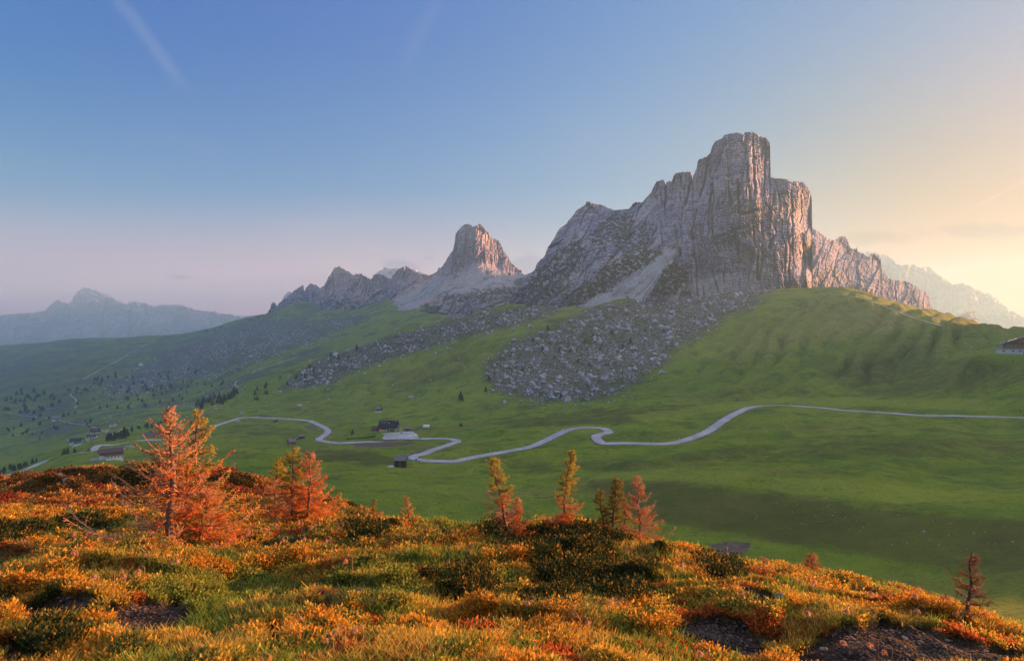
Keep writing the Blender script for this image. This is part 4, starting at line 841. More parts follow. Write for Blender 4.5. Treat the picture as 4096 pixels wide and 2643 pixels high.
def grass(n, bl=8):
    P = sample_fg(n); px, py = scr(P); g1 = patch(P[:, 0], P[:, 1], 750, 1.3); lush = fgmask([[(330,2130),(900,2140),(1300,2150),(1500,2200),(900,2210),(500,2200),(330,2170)],[(1250,2340),(1500,2330),(1550,2420),(1330,2440)],[(0,2200),(330,2150),(340,2220),(0,2260)],[(2130,2380),(2500,2400),(2400,2460),(2150,2440)]], px, py, 40)
    low = smooth(py, 2380, 2600) * 0.28
    keep = (g1 + lush * 0.6 + low * 0.5 > 0.12 + 0.25 * (rng.random(len(P)) - 0.5)) & (earth_at(P) < 0.5); keep |= (patch(P[:, 0], P[:, 1], 700, 1.6) < -0.16) & (earth_at(P) < 0.4); P = P[keep]; lush = lush[keep]; n = len(P)
    D = P[:, 1]; lod = np.maximum(1, D / 7) ** 0.75; far_ = smooth(D, 14, 22)
    base = np.where((patch(P[:, 0], P[:, 1], 760, 0.9) > 0.02 - 0.0)[:, None], (0.50, 0.36, 0.07), (0.20, 0.27, 0.04)); base = np.where((lush > 0.5)[:, None], (0.11, 0.17, 0.05), base)
    base = np.where((far_ > 0.5)[:, None], (0.40, 0.20, 0.07), base)
    Vs, Fs, Cs = [], [], []; o = 0
    for k in range(bl):
        ang = rng.uniform(0, 2*pi, n); h = (0.035 + 0.075 * rng.random(n) ** 2) * lod ** 0.5 * (1 - 0.45 * far_); lean = rng.uniform(0.15, 0.9, n) * h; w = (0.0022 + 0.0016 * rng.random(n)) * lod
        d = np.stack([np.cos(ang), np.sin(ang), np.zeros(n)], 1); s = np.stack([-np.sin(ang), np.cos(ang), np.zeros(n)], 1)
        b0 = P + d * (rng.random(n) * 0.03 * lod)[:, None]; z = np.array([0, 0, 1.0])
        m1 = b0 + d * (lean * 0.25)[:, None] + z * (h * 0.55)[:, None]; t1 = b0 + d * lean[:, None] + z * h[:, None]
        V = np.stack([b0 - s*w[:, None], b0 + s*w[:, None], m1 + s*w[:, None]*0.8, m1 - s*w[:, None]*0.8, t1 + s*w[:, None]*0.15, t1 - s*w[:, None]*0.15], 1).reshape(-1, 3)
        i = np.arange(n) * 6 + o; Fs += [np.stack([i, i+1, i+2, i+3], 1), np.stack([i+3, i+2, i+4, i+5], 1)]
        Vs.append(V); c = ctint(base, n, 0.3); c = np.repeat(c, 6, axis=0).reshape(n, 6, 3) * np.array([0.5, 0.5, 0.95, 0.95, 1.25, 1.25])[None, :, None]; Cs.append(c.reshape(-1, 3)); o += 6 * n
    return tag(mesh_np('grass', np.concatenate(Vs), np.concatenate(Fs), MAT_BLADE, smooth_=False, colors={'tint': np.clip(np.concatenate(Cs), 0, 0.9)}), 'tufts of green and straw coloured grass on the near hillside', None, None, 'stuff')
HE = heath(135000, 8)
GR = grass(46000, 7)
# ------------------------------------------------------------------ boulders
import bmesh
def ico(sub):
    bm = bmesh.new(); bmesh.ops.create_icosphere(bm, subdivisions=sub, radius=1.0)
    V = np.array([v.co[:] for v in bm.verts]); F = np.array([[v.index for v in f.verts] for f in bm.faces]); bm.free(); return V, F
IC1, IC2, IC3 = ico(1), ico(2), ico(3)
def chip(ic, r, cuts=9, flatz=0.75, rough=0.07):
    """an angular stone: a ball cut by random planes"""
    V = ic[0].copy()
    for k in range(cuts):
        n = unit(r.normal(size=3)); d = r.uniform(0.45, 0.8); q = V @ n; m = q > d; V[m] -= np.outer(q[m] - d, n)
    V *= np.array([r.uniform(0.75, 1.2), r.uniform(0.75, 1.15), flatz * r.uniform(0.7, 1.15)])
    V += rough * np.stack([perlin(V[:, 0]*3+k*9.1, V[:, 1]*3+V[:, 2]*2.3, 800+k) for k in range(3)], 1)
    return V
bmx = M('boulder_limestone', 0.95, 0.1); bp = bmx.objpos(); oi = bmx.n('ShaderNodeObjectInfo')
bc = bmx.mix(bmx.step(bmx.noise(0.9, 5, 0.65, bp), 0.35, 0.65), (0.26, 0.235, 0.285), (0.54, 0.49, 0.53))
bc = bmx.mix(bmx.step(bmx.noise(2.5, 4, 0.7, bp), 0.58, 0.75, 0, 0.7), bc, (0.10, 0.10, 0.09))
bc = bmx.mix(bmx.math('MULTIPLY', oi.outputs['Random'], 0.35), bc, (0.30, 0.27, 0.24)); bmx.color(bc); bmx.bump(bmx.noise(4, 5, 0.7, bp), 0.8, 0.3)
MAT_B = bmx.m
sm_ = M('rubble_limestone', 0.95, 0.1); sm_.color(sm_.mix(sm_.step(sm_.noise(0.25, 4, 0.7), 0.3, 0.7), (0.25, 0.225, 0.28), (0.54, 0.49, 0.54))); MAT_RUB = sm_.m
def in_poly(poly, n, r, soft_=3):
    poly = np.array(poly, float); out_ = []
    while len(out_) < n:
        q = r.uniform(poly.min(0) - soft_, poly.max(0) + soft_, (n * 2, 2)); m = polymask(poly, q[:, 0], q[:, 1], soft_) > (0.5 if soft_ < 5 else r.random(len(q))); out_ += list(q[m])
    return np.array(out_[:n])
br = np.random.default_rng(11)
FIELDS = [(BF[0][0], 11000, 500, 1010, 0.65, 0.75, 1.95), (BF[1][0], 3400, 850, 1500, 0.9, 0.75, 1.8), (BF[2][0], 4200, 1500, 3500, 2.2, 0.9, 2.6),
          ([(1150,1600),(1400,1520),(1700,1420),(1950,1420),(2000,1560),(1750,1620),(1400,1610),(1100,1640),(900,1640)], 420, 550, 1200, 0.8, 0.5, 2.4),
          ([(400,1560),(900,1480),(1000,1560),(800,1640),(500,1700),(350,1660)], 1500, 700, 2600, 1.1, 0.7, 2.4),
          ([(1900,1560),(2300,1590),(2650,1530),(2700,1450),(2600,1560),(2300,1640),(1950,1620)], 160, 500, 800, 0.7, 0.4, 2.6),
          ([(2700,1990),(3300,1990),(4000,2100),(4050,2250),(3500,2180),(2900,2060)], 70, 100, 260, 0.25, 0.15, 2.6)]
allb = []
for fi, (poly, n, d0, d1, rmin, spread, pw) in enumerate(FIELDS):
    q = in_poly(poly, n, br, 75 if fi == 0 else 45); dens = fbm(q[:, 0] / 70, q[:, 1] / 40, 4, 900 + fi)
    q = q[dens > -0.02 - 0.22 * br.random(len(q))]
    for x, y in q:
        p = visible(x, y, d0)
        if not (d0 * 0.95 < p[1] < d1 * 1.05): continue
        rad = rmin * (0.55 + spread * br.pareto(pw))
        rad = min(rad, 5.5 if fi == 0 else 4.0 if fi < 3 else 2.6)
        allb.append((p[0], p[1], p[2], rad, fi))
allb = np.array(allb)

SPEC = [(2650,1492,560,5.6,'lone big boulder standing on the green slope right of the boulder field'), (2478,1452,560,7.0,'long dark boulder near the lower edge of the boulder field'), (2411,1425,560,5.5,'tall rounded boulder in the middle of the boulder field'),
        (2408,1280,560,9.0,'huge blocky boulder with its shaded flank at the top of the boulder field'), (2645,1312,560,7.5,'large leaning boulder at the right of the boulder field'), (2443,1228,560,6.5,'big pale boulder just below the scree cone'),
        (2946,1186,560,8.5,'huge boulder at the right foot of the rock tower'), (968,1655,500,4.6,'big boulder just above the road bend at left'), (955,1688,400,4.2,'big boulder just below the road at left'), (1197,1628,500,4.5,'pair-sized pale boulder on the slope above the road'),
        (1642,1590,500,4.2,'pale boulder alone on the grass slope above the hotel'), (560,1462,1500,15,'very large pale rock outcrop on the hazy slope at left'), (1340,1420,800,9,'upright pale rock block among the dark boulder band'), (1005,1430,1500,9,'pale rock mass in the far boulder field')]
BM = []
for k in range(8):
    r_ = np.random.default_rng(40 + k); V = chip(IC3, r_, 12, 0.85, 0.10); me_o = mesh_np('boulder', V, IC3[1], MAT_B, smooth_=False); BM.append(me_o.data); bpy.data.objects.remove(me_o)
def boulder(x, y, z, rad, label, group, k, name='boulder', sink=0.35):
    o = bpy.data.objects.new(name, BM[k % 8]); COL.objects.link(o); o.location = (x, y, z + rad * (0.5 - sink)); o.scale = (rad * (0.9 + 0.3 * br.random()), rad * (0.9 + 0.3 * br.random()), rad * (0.75 + 0.4 * br.random()))
    o.rotation_euler = (br.uniform(-0.3, 0.3), br.uniform(-0.3, 0.3), br.uniform(0, 6.28)); return tag(o, label, 'boulder', group)
for k, (x, y, dm, rad, lab) in enumerate(SPEC):
    p = visible(x, y, dm); boulder(p[0], p[1], p[2], rad, lab, 'large single boulders', k)
# the stones that look largest stand as boulders of their own
app = allb[:, 3] / allb[:, 1]; order = np.argsort(-app); big = order[:270]; rest = order[270:]
FL = {0: 'angular grey limestone boulder in the main boulder field below the rock tower', 1: 'grey boulder in the dark band of rubble left of the green spur', 2: 'small pale boulder in the far hazy boulder field',
      3: 'grey boulder scattered on the green slope above the road', 4: 'boulder on the bluish slope at the left', 5: 'grey boulder on the grass below the main boulder field', 6: 'small stone lying in the dark meadow hollow at right'}
PLACE = {0: 'main boulder field', 1: 'dark rubble band', 2: 'far hazy boulder field', 3: 'stony green slope', 4: 'bluish left slope', 5: 'grass below the boulder field', 6: 'meadow hollow at right'}
FG = {0: 'boulders of the main boulder field', 1: 'boulders of the dark rubble band', 2: 'boulders of the far field', 3: 'boulders on the green slope', 4: 'boulders on the left slope', 5: 'boulders below the main field', 6: 'stones in the meadow hollow'}
BX = {f: (np.percentile(allb[allb[:, 4] == f][:, 0] / allb[allb[:, 4] == f][:, 1], [25, 50, 75]), np.percentile(allb[allb[:, 4] == f][:, 2] / allb[allb[:, 4] == f][:, 1], [33, 66])) for f in range(7)}
for k in big:
    b = allb[k]; f = int(b[4]); qx, qy = BX[f]; u_ = b[0] / b[1]; v_ = b[2] / b[1]; s_ = b[3] / b[1] * F0
    ho = 'far left' if u_ < qx[0] else 'left middle' if u_ < qx[1] else 'right middle' if u_ < qx[2] else 'far right'; ve = 'lower' if v_ < qy[0] else 'central' if v_ < qy[1] else 'upper'
    sz = 'very large' if s_ > 17 else 'large' if s_ > 12 else 'medium' if s_ > 9 else 'smallish'
    boulder(b[0], b[1], b[2], b[3], sz + ' boulder in the ' + ve + ' ' + ho + ' part of the ' + PLACE[f], FG[f], int(k))
Vs, Fs = [], []; o_ = 0
ICs = [chip(IC1, np.random.default_rng(60 + k), 7, 0.85, 0.10) for k in range(12)]
for k in rest:
    b = allb[k]; V = ICs[int(k) % 12]; a = br.uniform(0, 6.28); c, s = cos(a), sin(a)
    q = V * b[3]; Vs.append(np.stack([q[:, 0]*c - q[:, 1]*s + b[0], q[:, 0]*s + q[:, 1]*c + b[1], q[:, 2] + b[2] + b[3] * 0.25], 1)); Fs.append(IC1[1] + o_); o_ += len(V)
tag(mesh_np('rubble', np.concatenate(Vs), np.concatenate(Fs), MAT_RUB, smooth_=False), 'countless smaller grey stones of the boulder fields', None, None, 'stuff')

# ------------------------------------------------------------------ conifers on the slopes
def spruce_mesh(seed, h=1.0):
    r = np.random.default_rng(seed); n = 420; t = r.random(n) ** 0.8; ang = r.uniform(0, 2*pi, n)
    rad = 0.20 * (1 - t) ** 0.85 * (0.55 + 0.75 * r.random(n)) + 0.01; z = 0.10 + t * 0.90
    lay = np.floor(z * 11) / 11; rad *= 0.75 + 0.5 * ((z - lay) * 11 < 0.5)
    P = np.stack([np.cos(ang) * rad * 0.25, np.sin(ang) * rad * 0.25, z + 0.02], 1); d = unit(np.stack([np.cos(ang), np.sin(ang), -0.35 + 0.5 * t], 1))
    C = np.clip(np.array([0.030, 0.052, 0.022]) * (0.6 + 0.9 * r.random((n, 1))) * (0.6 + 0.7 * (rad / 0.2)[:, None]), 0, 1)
    V, F, C = leaves(P, d, rad * 0.95 + 0.02, rad * 0.45 + 0.018, C)
    return V, F, C
MAT_SPR = leaf_mat('spruce_needles', 0.15, 0.9); MAT_BARK = simple('conifer_bark', (0.11, 0.08, 0.06), 0.95, 0.3, 8)
def tube(pts, rad, sides=6):
    pts = np.asarray(pts, float); rad = np.broadcast_to(np.asarray(rad, float), (len(pts),)); t = unit(np.gradient(pts, axis=0)); a = unit(np.cross(t, np.array([0.31, 0.52, 0.79]))); b = np.cross(t, a)
    an = np.linspace(0, 2*pi, sides, endpoint=False); V = pts[:, None] + rad[:, None, None] * (np.cos(an)[None, :, None] * a[:, None] + np.sin(an)[None, :, None] * b[:, None])
    n = len(pts); F = []
    for i in range(n - 1):
        for j in range(sides): F.append((i*sides+j, i*sides+(j+1) % sides, (i+1)*sides+(j+1) % sides, (i+1)*sides+j))
    return V.reshape(-1, 3), np.array(F)
SPR = []
for k in range(4):
    V, F, C = spruce_mesh(70 + k); a = mesh_np('crown', V, F, MAT_SPR, smooth_=False, colors={'tint': C}); V, F = tube([(0,0,-0.05),(0,0,0.5),(0,0,0.95)], [0.018,0.012,0.003], 5); b = mesh_np('trunk', V, F, MAT_BARK)
    SPR.append((a.data, b.data)); bpy.data.objects.remove(a); bpy.data.objects.remove(b)
def conifer(px, py, hpx, dmin, label, group, k, wide=1.0, dmax=None):
    p = visible(px, py, dmin); h = hpx * p[1] / F0
    if dmax and p[1] > dmax: return
    e = bpy.data.objects.new('conifer', None); COL.objects.link(e); e.location = p; e.scale = (h * wide, h * wide, h); e.rotation_euler = (0, 0, k * 1.7); tag(e, label, 'tree', group)
    for nm, me in zip(('crown', 'trunk'), SPR[k % 4]):
        c = bpy.data.objects.new(nm, me); COL.objects.link(c); c.parent = e
tr = np.random.default_rng(5); kc = 0
def copse(poly, n, h0, h1, dmin, label, group, wide=1.0, dmax=None):
    global kc
    for x, y in in_poly(poly, n, tr):
        h_ = tr.uniform(h0, h1); xs_ = [q_[0] for q_ in poly]; ys_ = [q_[1] for q_ in poly]; t_ = (x - min(xs_)) / (max(xs_) - min(xs_) + 1); w_ = (y - min(ys_)) / (max(ys_) - min(ys_) + 1)
        where = ('leftmost', 'left', 'middle', 'right', 'rightmost')[min(4, int(t_ * 5))]; tall = 'taller' if h_ > (h0 + h1) / 2 else 'shorter'
        conifer(x, y, h_, dmin, tall + ' ' + label + ', ' + where + (' upper' if w_ < 0.5 else ' lower') + ' part', group, kc, wide, dmax); kc += 1
copse([(424,1772),(430,1755),(512,1735),(512,1750)], 20, 20, 34, 600, 'conifer in the row above the hairpin', 'conifers in the row above the hairpin', 1.1)
copse([(516,1728),(530,1714),(650,1698),(650,1712)], 16, 14, 24, 600, 'conifer beyond the road gravel area', 'conifers beyond the gravel area')
copse([(750,1650),(760,1630),(860,1595),(950,1565),(955,1580),(870,1625)], 30, 18, 32, 700, 'conifer on the green spur edge', 'conifers on the spur edge')
copse([(0,1905),(0,1880),(157,1850),(160,1862)], 20, 14, 26, 600, 'conifer beside the lower road', 'conifers beside the lower road')
copse([(255,1828),(300,1812),(300,1820),(262,1836)], 3, 22, 30, 560, 'conifer at the farm yard edge', 'conifers at the farm yard')
copse([(950,1600),(1050,1540),(1220,1480),(1330,1420),(1380,1430),(1250,1500),(1100,1560),(1000,1620)], 18, 12, 22, 800, 'conifer among boulders on the spur', 'conifers among the spur boulders')
copse([(0,1640),(60,1560),(200,1560),(250,1620),(120,1660)], 36, 12, 20, 900, 'conifer on the far left slope', 'conifers on the far left slope', 1.4)
copse([(250,1560),(500,1480),(800,1480),(900,1540),(700,1620),(450,1640),(300,1640)] , 90, 8, 18, 900, 'conifer on the hazy left hillside', 'conifers dotted over the left hillside', 1.2)
copse([(300,1560),(420,1500),(440,1510),(330,1580)], 12, 10, 16, 1200, 'conifer beside the climbing track at left', 'conifers beside the track', 1.2)
copse([(0,1700),(120,1660),(300,1640),(420,1660),(380,1700),(150,1760),(0,1780)], 26, 9, 20, 900, 'conifer on the slope round the hamlet', 'conifers around the hamlet', 1.4)
copse([(820,1330),(960,1285),(960,1290),(830,1338)], 12, 5, 9, 2200, 'conifer on the skyline below crags', 'conifers on the skyline')
for x, y, h, l in [(1843,1604,40,'lone tall conifer on the grass left of the boulder field'),(1956,1524,22,'conifer at the left edge of the boulder field'),(1943,1568,24,'conifer just below the left edge of the boulder field'),(2521,1374,28,'tallest conifer standing amid the boulders'),(2491,1393,24,'conifer just left of the tallest one amid the boulders'),
                   (2192,1326,28,'conifer at the upper left corner of the boulder field'),(2242,1590,18,'small dark conifer at the foot of the boulder field'),(1427,1402,26,'conifer on the crest of the dark spur'),(1354,1438,22,'conifer pair member on the spur crest'),(1410,1738,22,'dark pointed conifer behind the hotel hedge')]:
    conifer(x, y, h, 500, l, None, kc, 1.15); kc += 1
for x, y in [(2237,1408),(2132,1368),(2220,1436),(2313,1450),(2338,1374),(2373,1348),(2448,1338),(2655,1332),(2358,1466),(2089,1486),(2280,1410),(2580,1330),(2170,1400),(2400,1400)]:
    conifer(x, y, 19, 520, 'small green conifer growing between the grey boulders', 'conifers between the boulders', kc, 1.2); kc += 1
# ------------------------------------------------------------------ houses, huts and what stands by the road
class MB:
    def __init__(s): s.V = []; s.F = []
    def box(s, x0, x1, y0, y1, z0, z1):
        i = len(s.V); s.V += [(x, y, z) for x in (x0, x1) for y in (y0, y1) for z in (z0, z1)]
        s.F += [(i,i+1,i+3,i+2),(i+4,i+6,i+7,i+5),(i,i+4,i+5,i+1),(i+2,i+3,i+7,i+6),(i,i+2,i+6,i+4),(i+1,i+5,i+7,i+3)]; return s
    def poly(s, pts, faces):
        i = len(s.V); s.V += list(pts); s.F += [tuple(i + k for k in f) for f in faces]; return s
    def build(s, name, mat, parent=None):
        me = bpy.data.meshes.new(name); me.from_pydata([tuple(map(float, v)) for v in s.V], [], s.F); me.materials.append(mat); me.update()
        o = bpy.data.objects.new(name, me); COL.objects.link(o)
        if parent is not None: o.parent = parent
        return o
def thing(name, loc, rz, label, cat, group=None):
    e = bpy.data.objects.new(name, None); COL.objects.link(e); e.location = tuple(float(v) for v in loc); e.rotation_euler = (0, 0, rz); return tag(e, label, cat, group)
CREAM = simple('cream_plaster', (0.76, 0.66, 0.46), 0.9, 0.06); WHITE = simple('white_plaster', (0.74, 0.72, 0.70), 0.9, 0.06); YEL = simple('yellow_plaster', (0.62, 0.52, 0.28), 0.9, 0.06)
DKROOF = simple('dark_slate_roof', (0.020, 0.021, 0.026), 0.75, 0.3, 1.5); GROOF = simple('grey_shingle_roof', (0.17, 0.16, 0.17), 0.85, 0.35, 3); BROOF = simple('brown_roof', (0.085, 0.055, 0.06), 0.8, 0.3, 2)
DWOOD = simple('dark_weathered_boards', (0.060, 0.038, 0.026), 0.9, 0.5, 2.5); OWOOD = simple('orange_brown_boards', (0.30, 0.12, 0.045), 0.85, 0.4, 2.5); BWOOD = simple('brown_boards', (0.13, 0.065, 0.035), 0.85, 0.4, 2.5)
GLASS = M('window_glass', 0.12, 0.6).color((0.015, 0.017, 0.02)).m; FRAME = simple('pale_window_frame', (0.5, 0.46, 0.4)); STONE = simple('pale_stone_wall', (0.33, 0.30, 0.285), 0.95, 0.25, 1.5); REDP = simple('rust_red_paint', (0.33, 0.07, 0.035), 0.7, 0.15); ORANGE = simple('orange_canvas', (0.75, 0.16, 0.04), 0.8, 0.1)
METAL = simple('grey_metal', (0.22, 0.22, 0.23), 0.5, 0.1); PANEL = M('solar_panel', 0.15, 0.5).color((0.012, 0.020, 0.06)).m; GREENT = simple('green_tarpaulin', (0.02, 0.13, 0.06), 0.6, 0.1); BLUET = simple('blue_tarpaulin', (0.03, 0.08, 0.30), 0.5, 0.1)
def roof(t, L, W, h, rise, over, mat, th=0.25, chim=(), base=0.0, x_=0.0, y_=0.0):
    """gabled roof, ridge along local x"""
    m = MB(); a = L/2 + over; b = W/2 + over; dz = rise * over / (W/2); z0 = h - dz; z1 = h + rise
    for s in (-1, 1):
        q = [(-a+x_, s*b+y_, z0), (a+x_, s*b+y_, z0), (a+x_, y_, z1), (-a+x_, y_, z1)]; q += [(x, y, z + th) for x, y, z in q]
        m.poly(q, [(0,1,2,3),(4,7,6,5),(0,4,5,1),(0,3,7,4),(1,5,6,2)])
    r = m.build('roof', mat, t)
    for (cx, cy, ch) in chim:
        zc = h + rise * (1 - abs(cy) / (W/2)); MB().box(cx-.35+x_, cx+.35+x_, cy-.35+y_, cy+.35+y_, zc-.3, zc+ch).box(cx-.45+x_, cx+.45+x_, cy-.45+y_, cy+.45+y_, zc+ch, zc+ch+.15).build('chimney', STONE, r)
    return r
def walls(t, L, W, h, rise, mat, gmat=None, sink=2.5, x_=0.0, y_=0.0):
    MB().poly([(-L/2+x_,-W/2+y_,-sink),(L/2+x_,-W/2+y_,-sink),(L/2+x_,W/2+y_,-sink),(-L/2+x_,W/2+y_,-sink),(-L/2+x_,-W/2+y_,h),(L/2+x_,-W/2+y_,h),(L/2+x_,W/2+y_,h),(-L/2+x_,W/2+y_,h)],
              [(0,1,5,4),(1,2,6,5),(2,3,7,6),(3,0,4,7),(4,5,6,7)]).build('wall', mat, t)
    if rise > 0:
        m = MB()
        for s in (-1, 1):
            xo = s*L/2+x_; m.poly([(xo,-W/2+y_,h),(xo,W/2+y_,h),(xo,y_,h+rise),(xo-s*.2,-W/2+y_,h),(xo-s*.2,W/2+y_,h),(xo-s*.2,y_,h+rise)], [(0,1,2),(3,5,4),(0,3,4,1),(1,4,5,2),(2,5,3,0)])
        m.build('gable', gmat or mat, t)
def window(t, side, u, z, w, h, L, W, fm_=None, x_=0.0, y_=0.0, shut=None):
    """side: f front (-y), b back, l, r"""
    d = 0.06
    def bx(a0, a1, z0, z1, p0, p1, nm, mat, par):
        if side == 'f': return MB().box(a0+x_, a1+x_, -W/2-p1+y_, -W/2-p0+y_, z0, z1).build(nm, mat, par)
        if side == 'r': return MB().box(L/2+p0+x_, L/2+p1+x_, a0+y_, a1+y_, z0, z1).build(nm, mat, par)
        return MB().box(-L/2-p1+x_, -L/2-p0+x_, a0+y_, a1+y_, z0, z1).build(nm, mat, par)
    o = bx(u-w/2-.1, u+w/2+.1, z-.1, z+h+.1, -0.02, d, 'window', fm_ or FRAME, t); bx(u-w/2, u+w/2, z, z+h, d-.02, d+.03, 'pane' if not shut else 'shutter', shut or GLASS, o)
def door(t, side, u, w, h, L, W, mat, x_=0.0, y_=0.0):
    if side == 'f': o = MB().box(u-w/2+x_, u+w/2+x_, -W/2-.07+y_, -W/2+.02+y_, 0, h).build('door', mat, t)
    elif side == 'r': o = MB().box(L/2-.02+x_, L/2+.07+x_, u-w/2+y_, u+w/2+y_, 0, h).build('door', mat, t)
    else: o = MB().box(-L/2-.07+x_, -L/2+.02+x_, u-w/2+y_, u+w/2+y_, 0, h).build('door', mat, t)
def hut(name, px, py, wpx, yaw, label, wall, roofm, hk=0.42, wk=0.8, rk=0.28, dmin=0, low=None, chim=(), cat='hut', wins=(), group=None, plinth=0.35, p=None):
    """small building: width in the picture gives its real width"""
    if p is None: p = visible(px, py, dmin)
    L = wpx * p[1] / F0 / (abs(cos(yaw)) + 0.25 * abs(sin(yaw))); W = L * wk; h = L * hk; rise = L * rk
    t = thing(name, (p[0], p[1] + W/2, max(p[2], float(ground(p[0], p[1] + W/2)) - 0.3) if p[1] < 3000 else p[2]), yaw, label, cat, group)
    t.location.z = p[2]
    walls(t, L, W, h, rise, wall, None, 3.0); roof(t, L, W, h, rise, L * 0.06, roofm, max(0.15, L * 0.02), chim)
    if low is not None: MB().box(-L/2-.06, L/2+.06, -W/2-.06, W/2+.06, -3.0, h * 0.48).build('plinth', low, t)
    for u, z, w, hh in wins: window(t, 'f', u * L, z * h, w * L, hh * h, L, W)
    door(t, 'f', L * 0.02, L * 0.12, h * 0.7, L, W + .14, BWOOD)
    return t
# main hotel on the car park
t = thing('hotel', (hotelp[0], hotelp[1], PARK_Z), 0.04, 'cream hotel with big black roof beside the car park', 'hotel')
HL, HW, HH, HR = 15.5, 10.0, 3.2, 5.2
walls(t, HL, HW, HH, HR, CREAM, DWOOD); rf = roof(t, HL, HW, HH, HR, 0.9, DKROOF, 0.28, ((-4.0, 0.6, 1.6), (6.4, -0.8, 2.2)))
def onroof(x0, x1, f0, f1, nm, mat, th=0.12):
    b = HW/2 + 0.9; zt = HH + HR + .28; zb = HH - HR*0.9/(HW/2) + .28; P_ = lambda x, f: (x, -b*(1-f), zb + (zt - zb)*f)
    q = [P_(x0,f0), P_(x1,f0), P_(x1,f1), P_(x0,f1)]; q += [(x, y-.04, z+th) for x, y, z in q]; MB().poly(q, [(0,3,2,1),(4,5,6,7),(0,1,5,4),(1,2,6,5),(2,3,7,6),(3,0,4,7)]).build(nm, mat, rf)
onroof(-7.2, -1.2, 0.62, 0.88, 'solar_panel', PANEL); onroof(0.4, 0.95, 0.60, 0.70, 'skylight', WHITE); onroof(-2.4, -1.9, 0.48, 0.54, 'skylight', METAL); onroof(2.4, 2.8, 0.28, 0.33, 'skylight', METAL); onroof(4.7, 5.1, 0.34, 0.39, 'skylight', METAL); onroof(3.7, 4.2, 0.82, 0.88, 'skylight', METAL)
for u, w in ((-4.6, 1.7), (-2.4, 1.7)): window(t, 'f', u, 1.2, w, 1.1, HL, HW)
for u in (2.6, 5.3): window(t, 'f', u, 1.1, 1.1, 0.8, HL, HW)
door(t, 'f', 0.1, 1.3, 2.5, HL, HW, DWOOD)
for u in (2.7, 5.0): MB().box(u-1.1, u+1.1, -HW/2-1.3, -HW/2-.5, 0, 0.9).build('flower_box', simple('flower_bed', (0.10, 0.055, 0.035), 0.9, 0.6, 3), t)
x_ = HL/2 + 1.6; MB().box(HL/2, HL/2+3.2, -HW/2+.6, HW/2-2, -1, 2.5).build('annex', YEL, t); MB().poly([(HL/2,-HW/2+.2,2.55),(HL/2+3.6,-HW/2+.2,2.45),(HL/2+3.6,HW/2-1.6,3.6),(HL/2,HW/2-1.6,3.7),(HL/2,-HW/2+.2,2.75),(HL/2+3.6,-HW/2+.2,2.65),(HL/2+3.6,HW/2-1.6,3.8),(HL/2,HW/2-1.6,3.9)], [(0,3,2,1),(4,5,6,7),(0,1,5,4),(1,2,6,5),(2,3,7,6),(3,0,4,7)]).build('annex_roof', GROOF, t)
MB().box(-HL/2-7.4, -HL/2-.2, -HW/2-1.2, HW/2-2, -3, 0.6).build('terrace', STONE, t); MB().box(-HL/2-7.6, -HL/2-1.4, -HW/2-1.45, -HW/2-1.22, 0.2, 1.3).build('terrace_railing', OWOOD, t)
m = MB()
for i in range(5): m.box(-HL/2-7.4+i*1.7, -HL/2-7.2+i*1.7, -HW/2-1.0, -HW/2-.8, 0.6, 3.4).box(-HL/2-7.4+i*1.7, -HL/2-7.2+i*1.7, HW/2-2.4, HW/2-2.2, 0.6, 3.4)
for i in range(4): m.box(-HL/2-7.5, -HL/2, -HW/2-1.0+i*2.4, -HW/2-.8+i*2.4, 3.4, 3.55)
m.build('pergola', DWOOD, t); door(t, 'f', -HL/2 - 1.6, 2.0, 2.1, HL, HW + 2.6, DWOOD)
MB().box(-HL/2-6.5, -HL/2-0.5, -HW/2+1.5, HW/2-2.2, 0.6, 2.9).build('side_wall', simple('shaded_plaster', (0.20, 0.17, 0.17)), t)
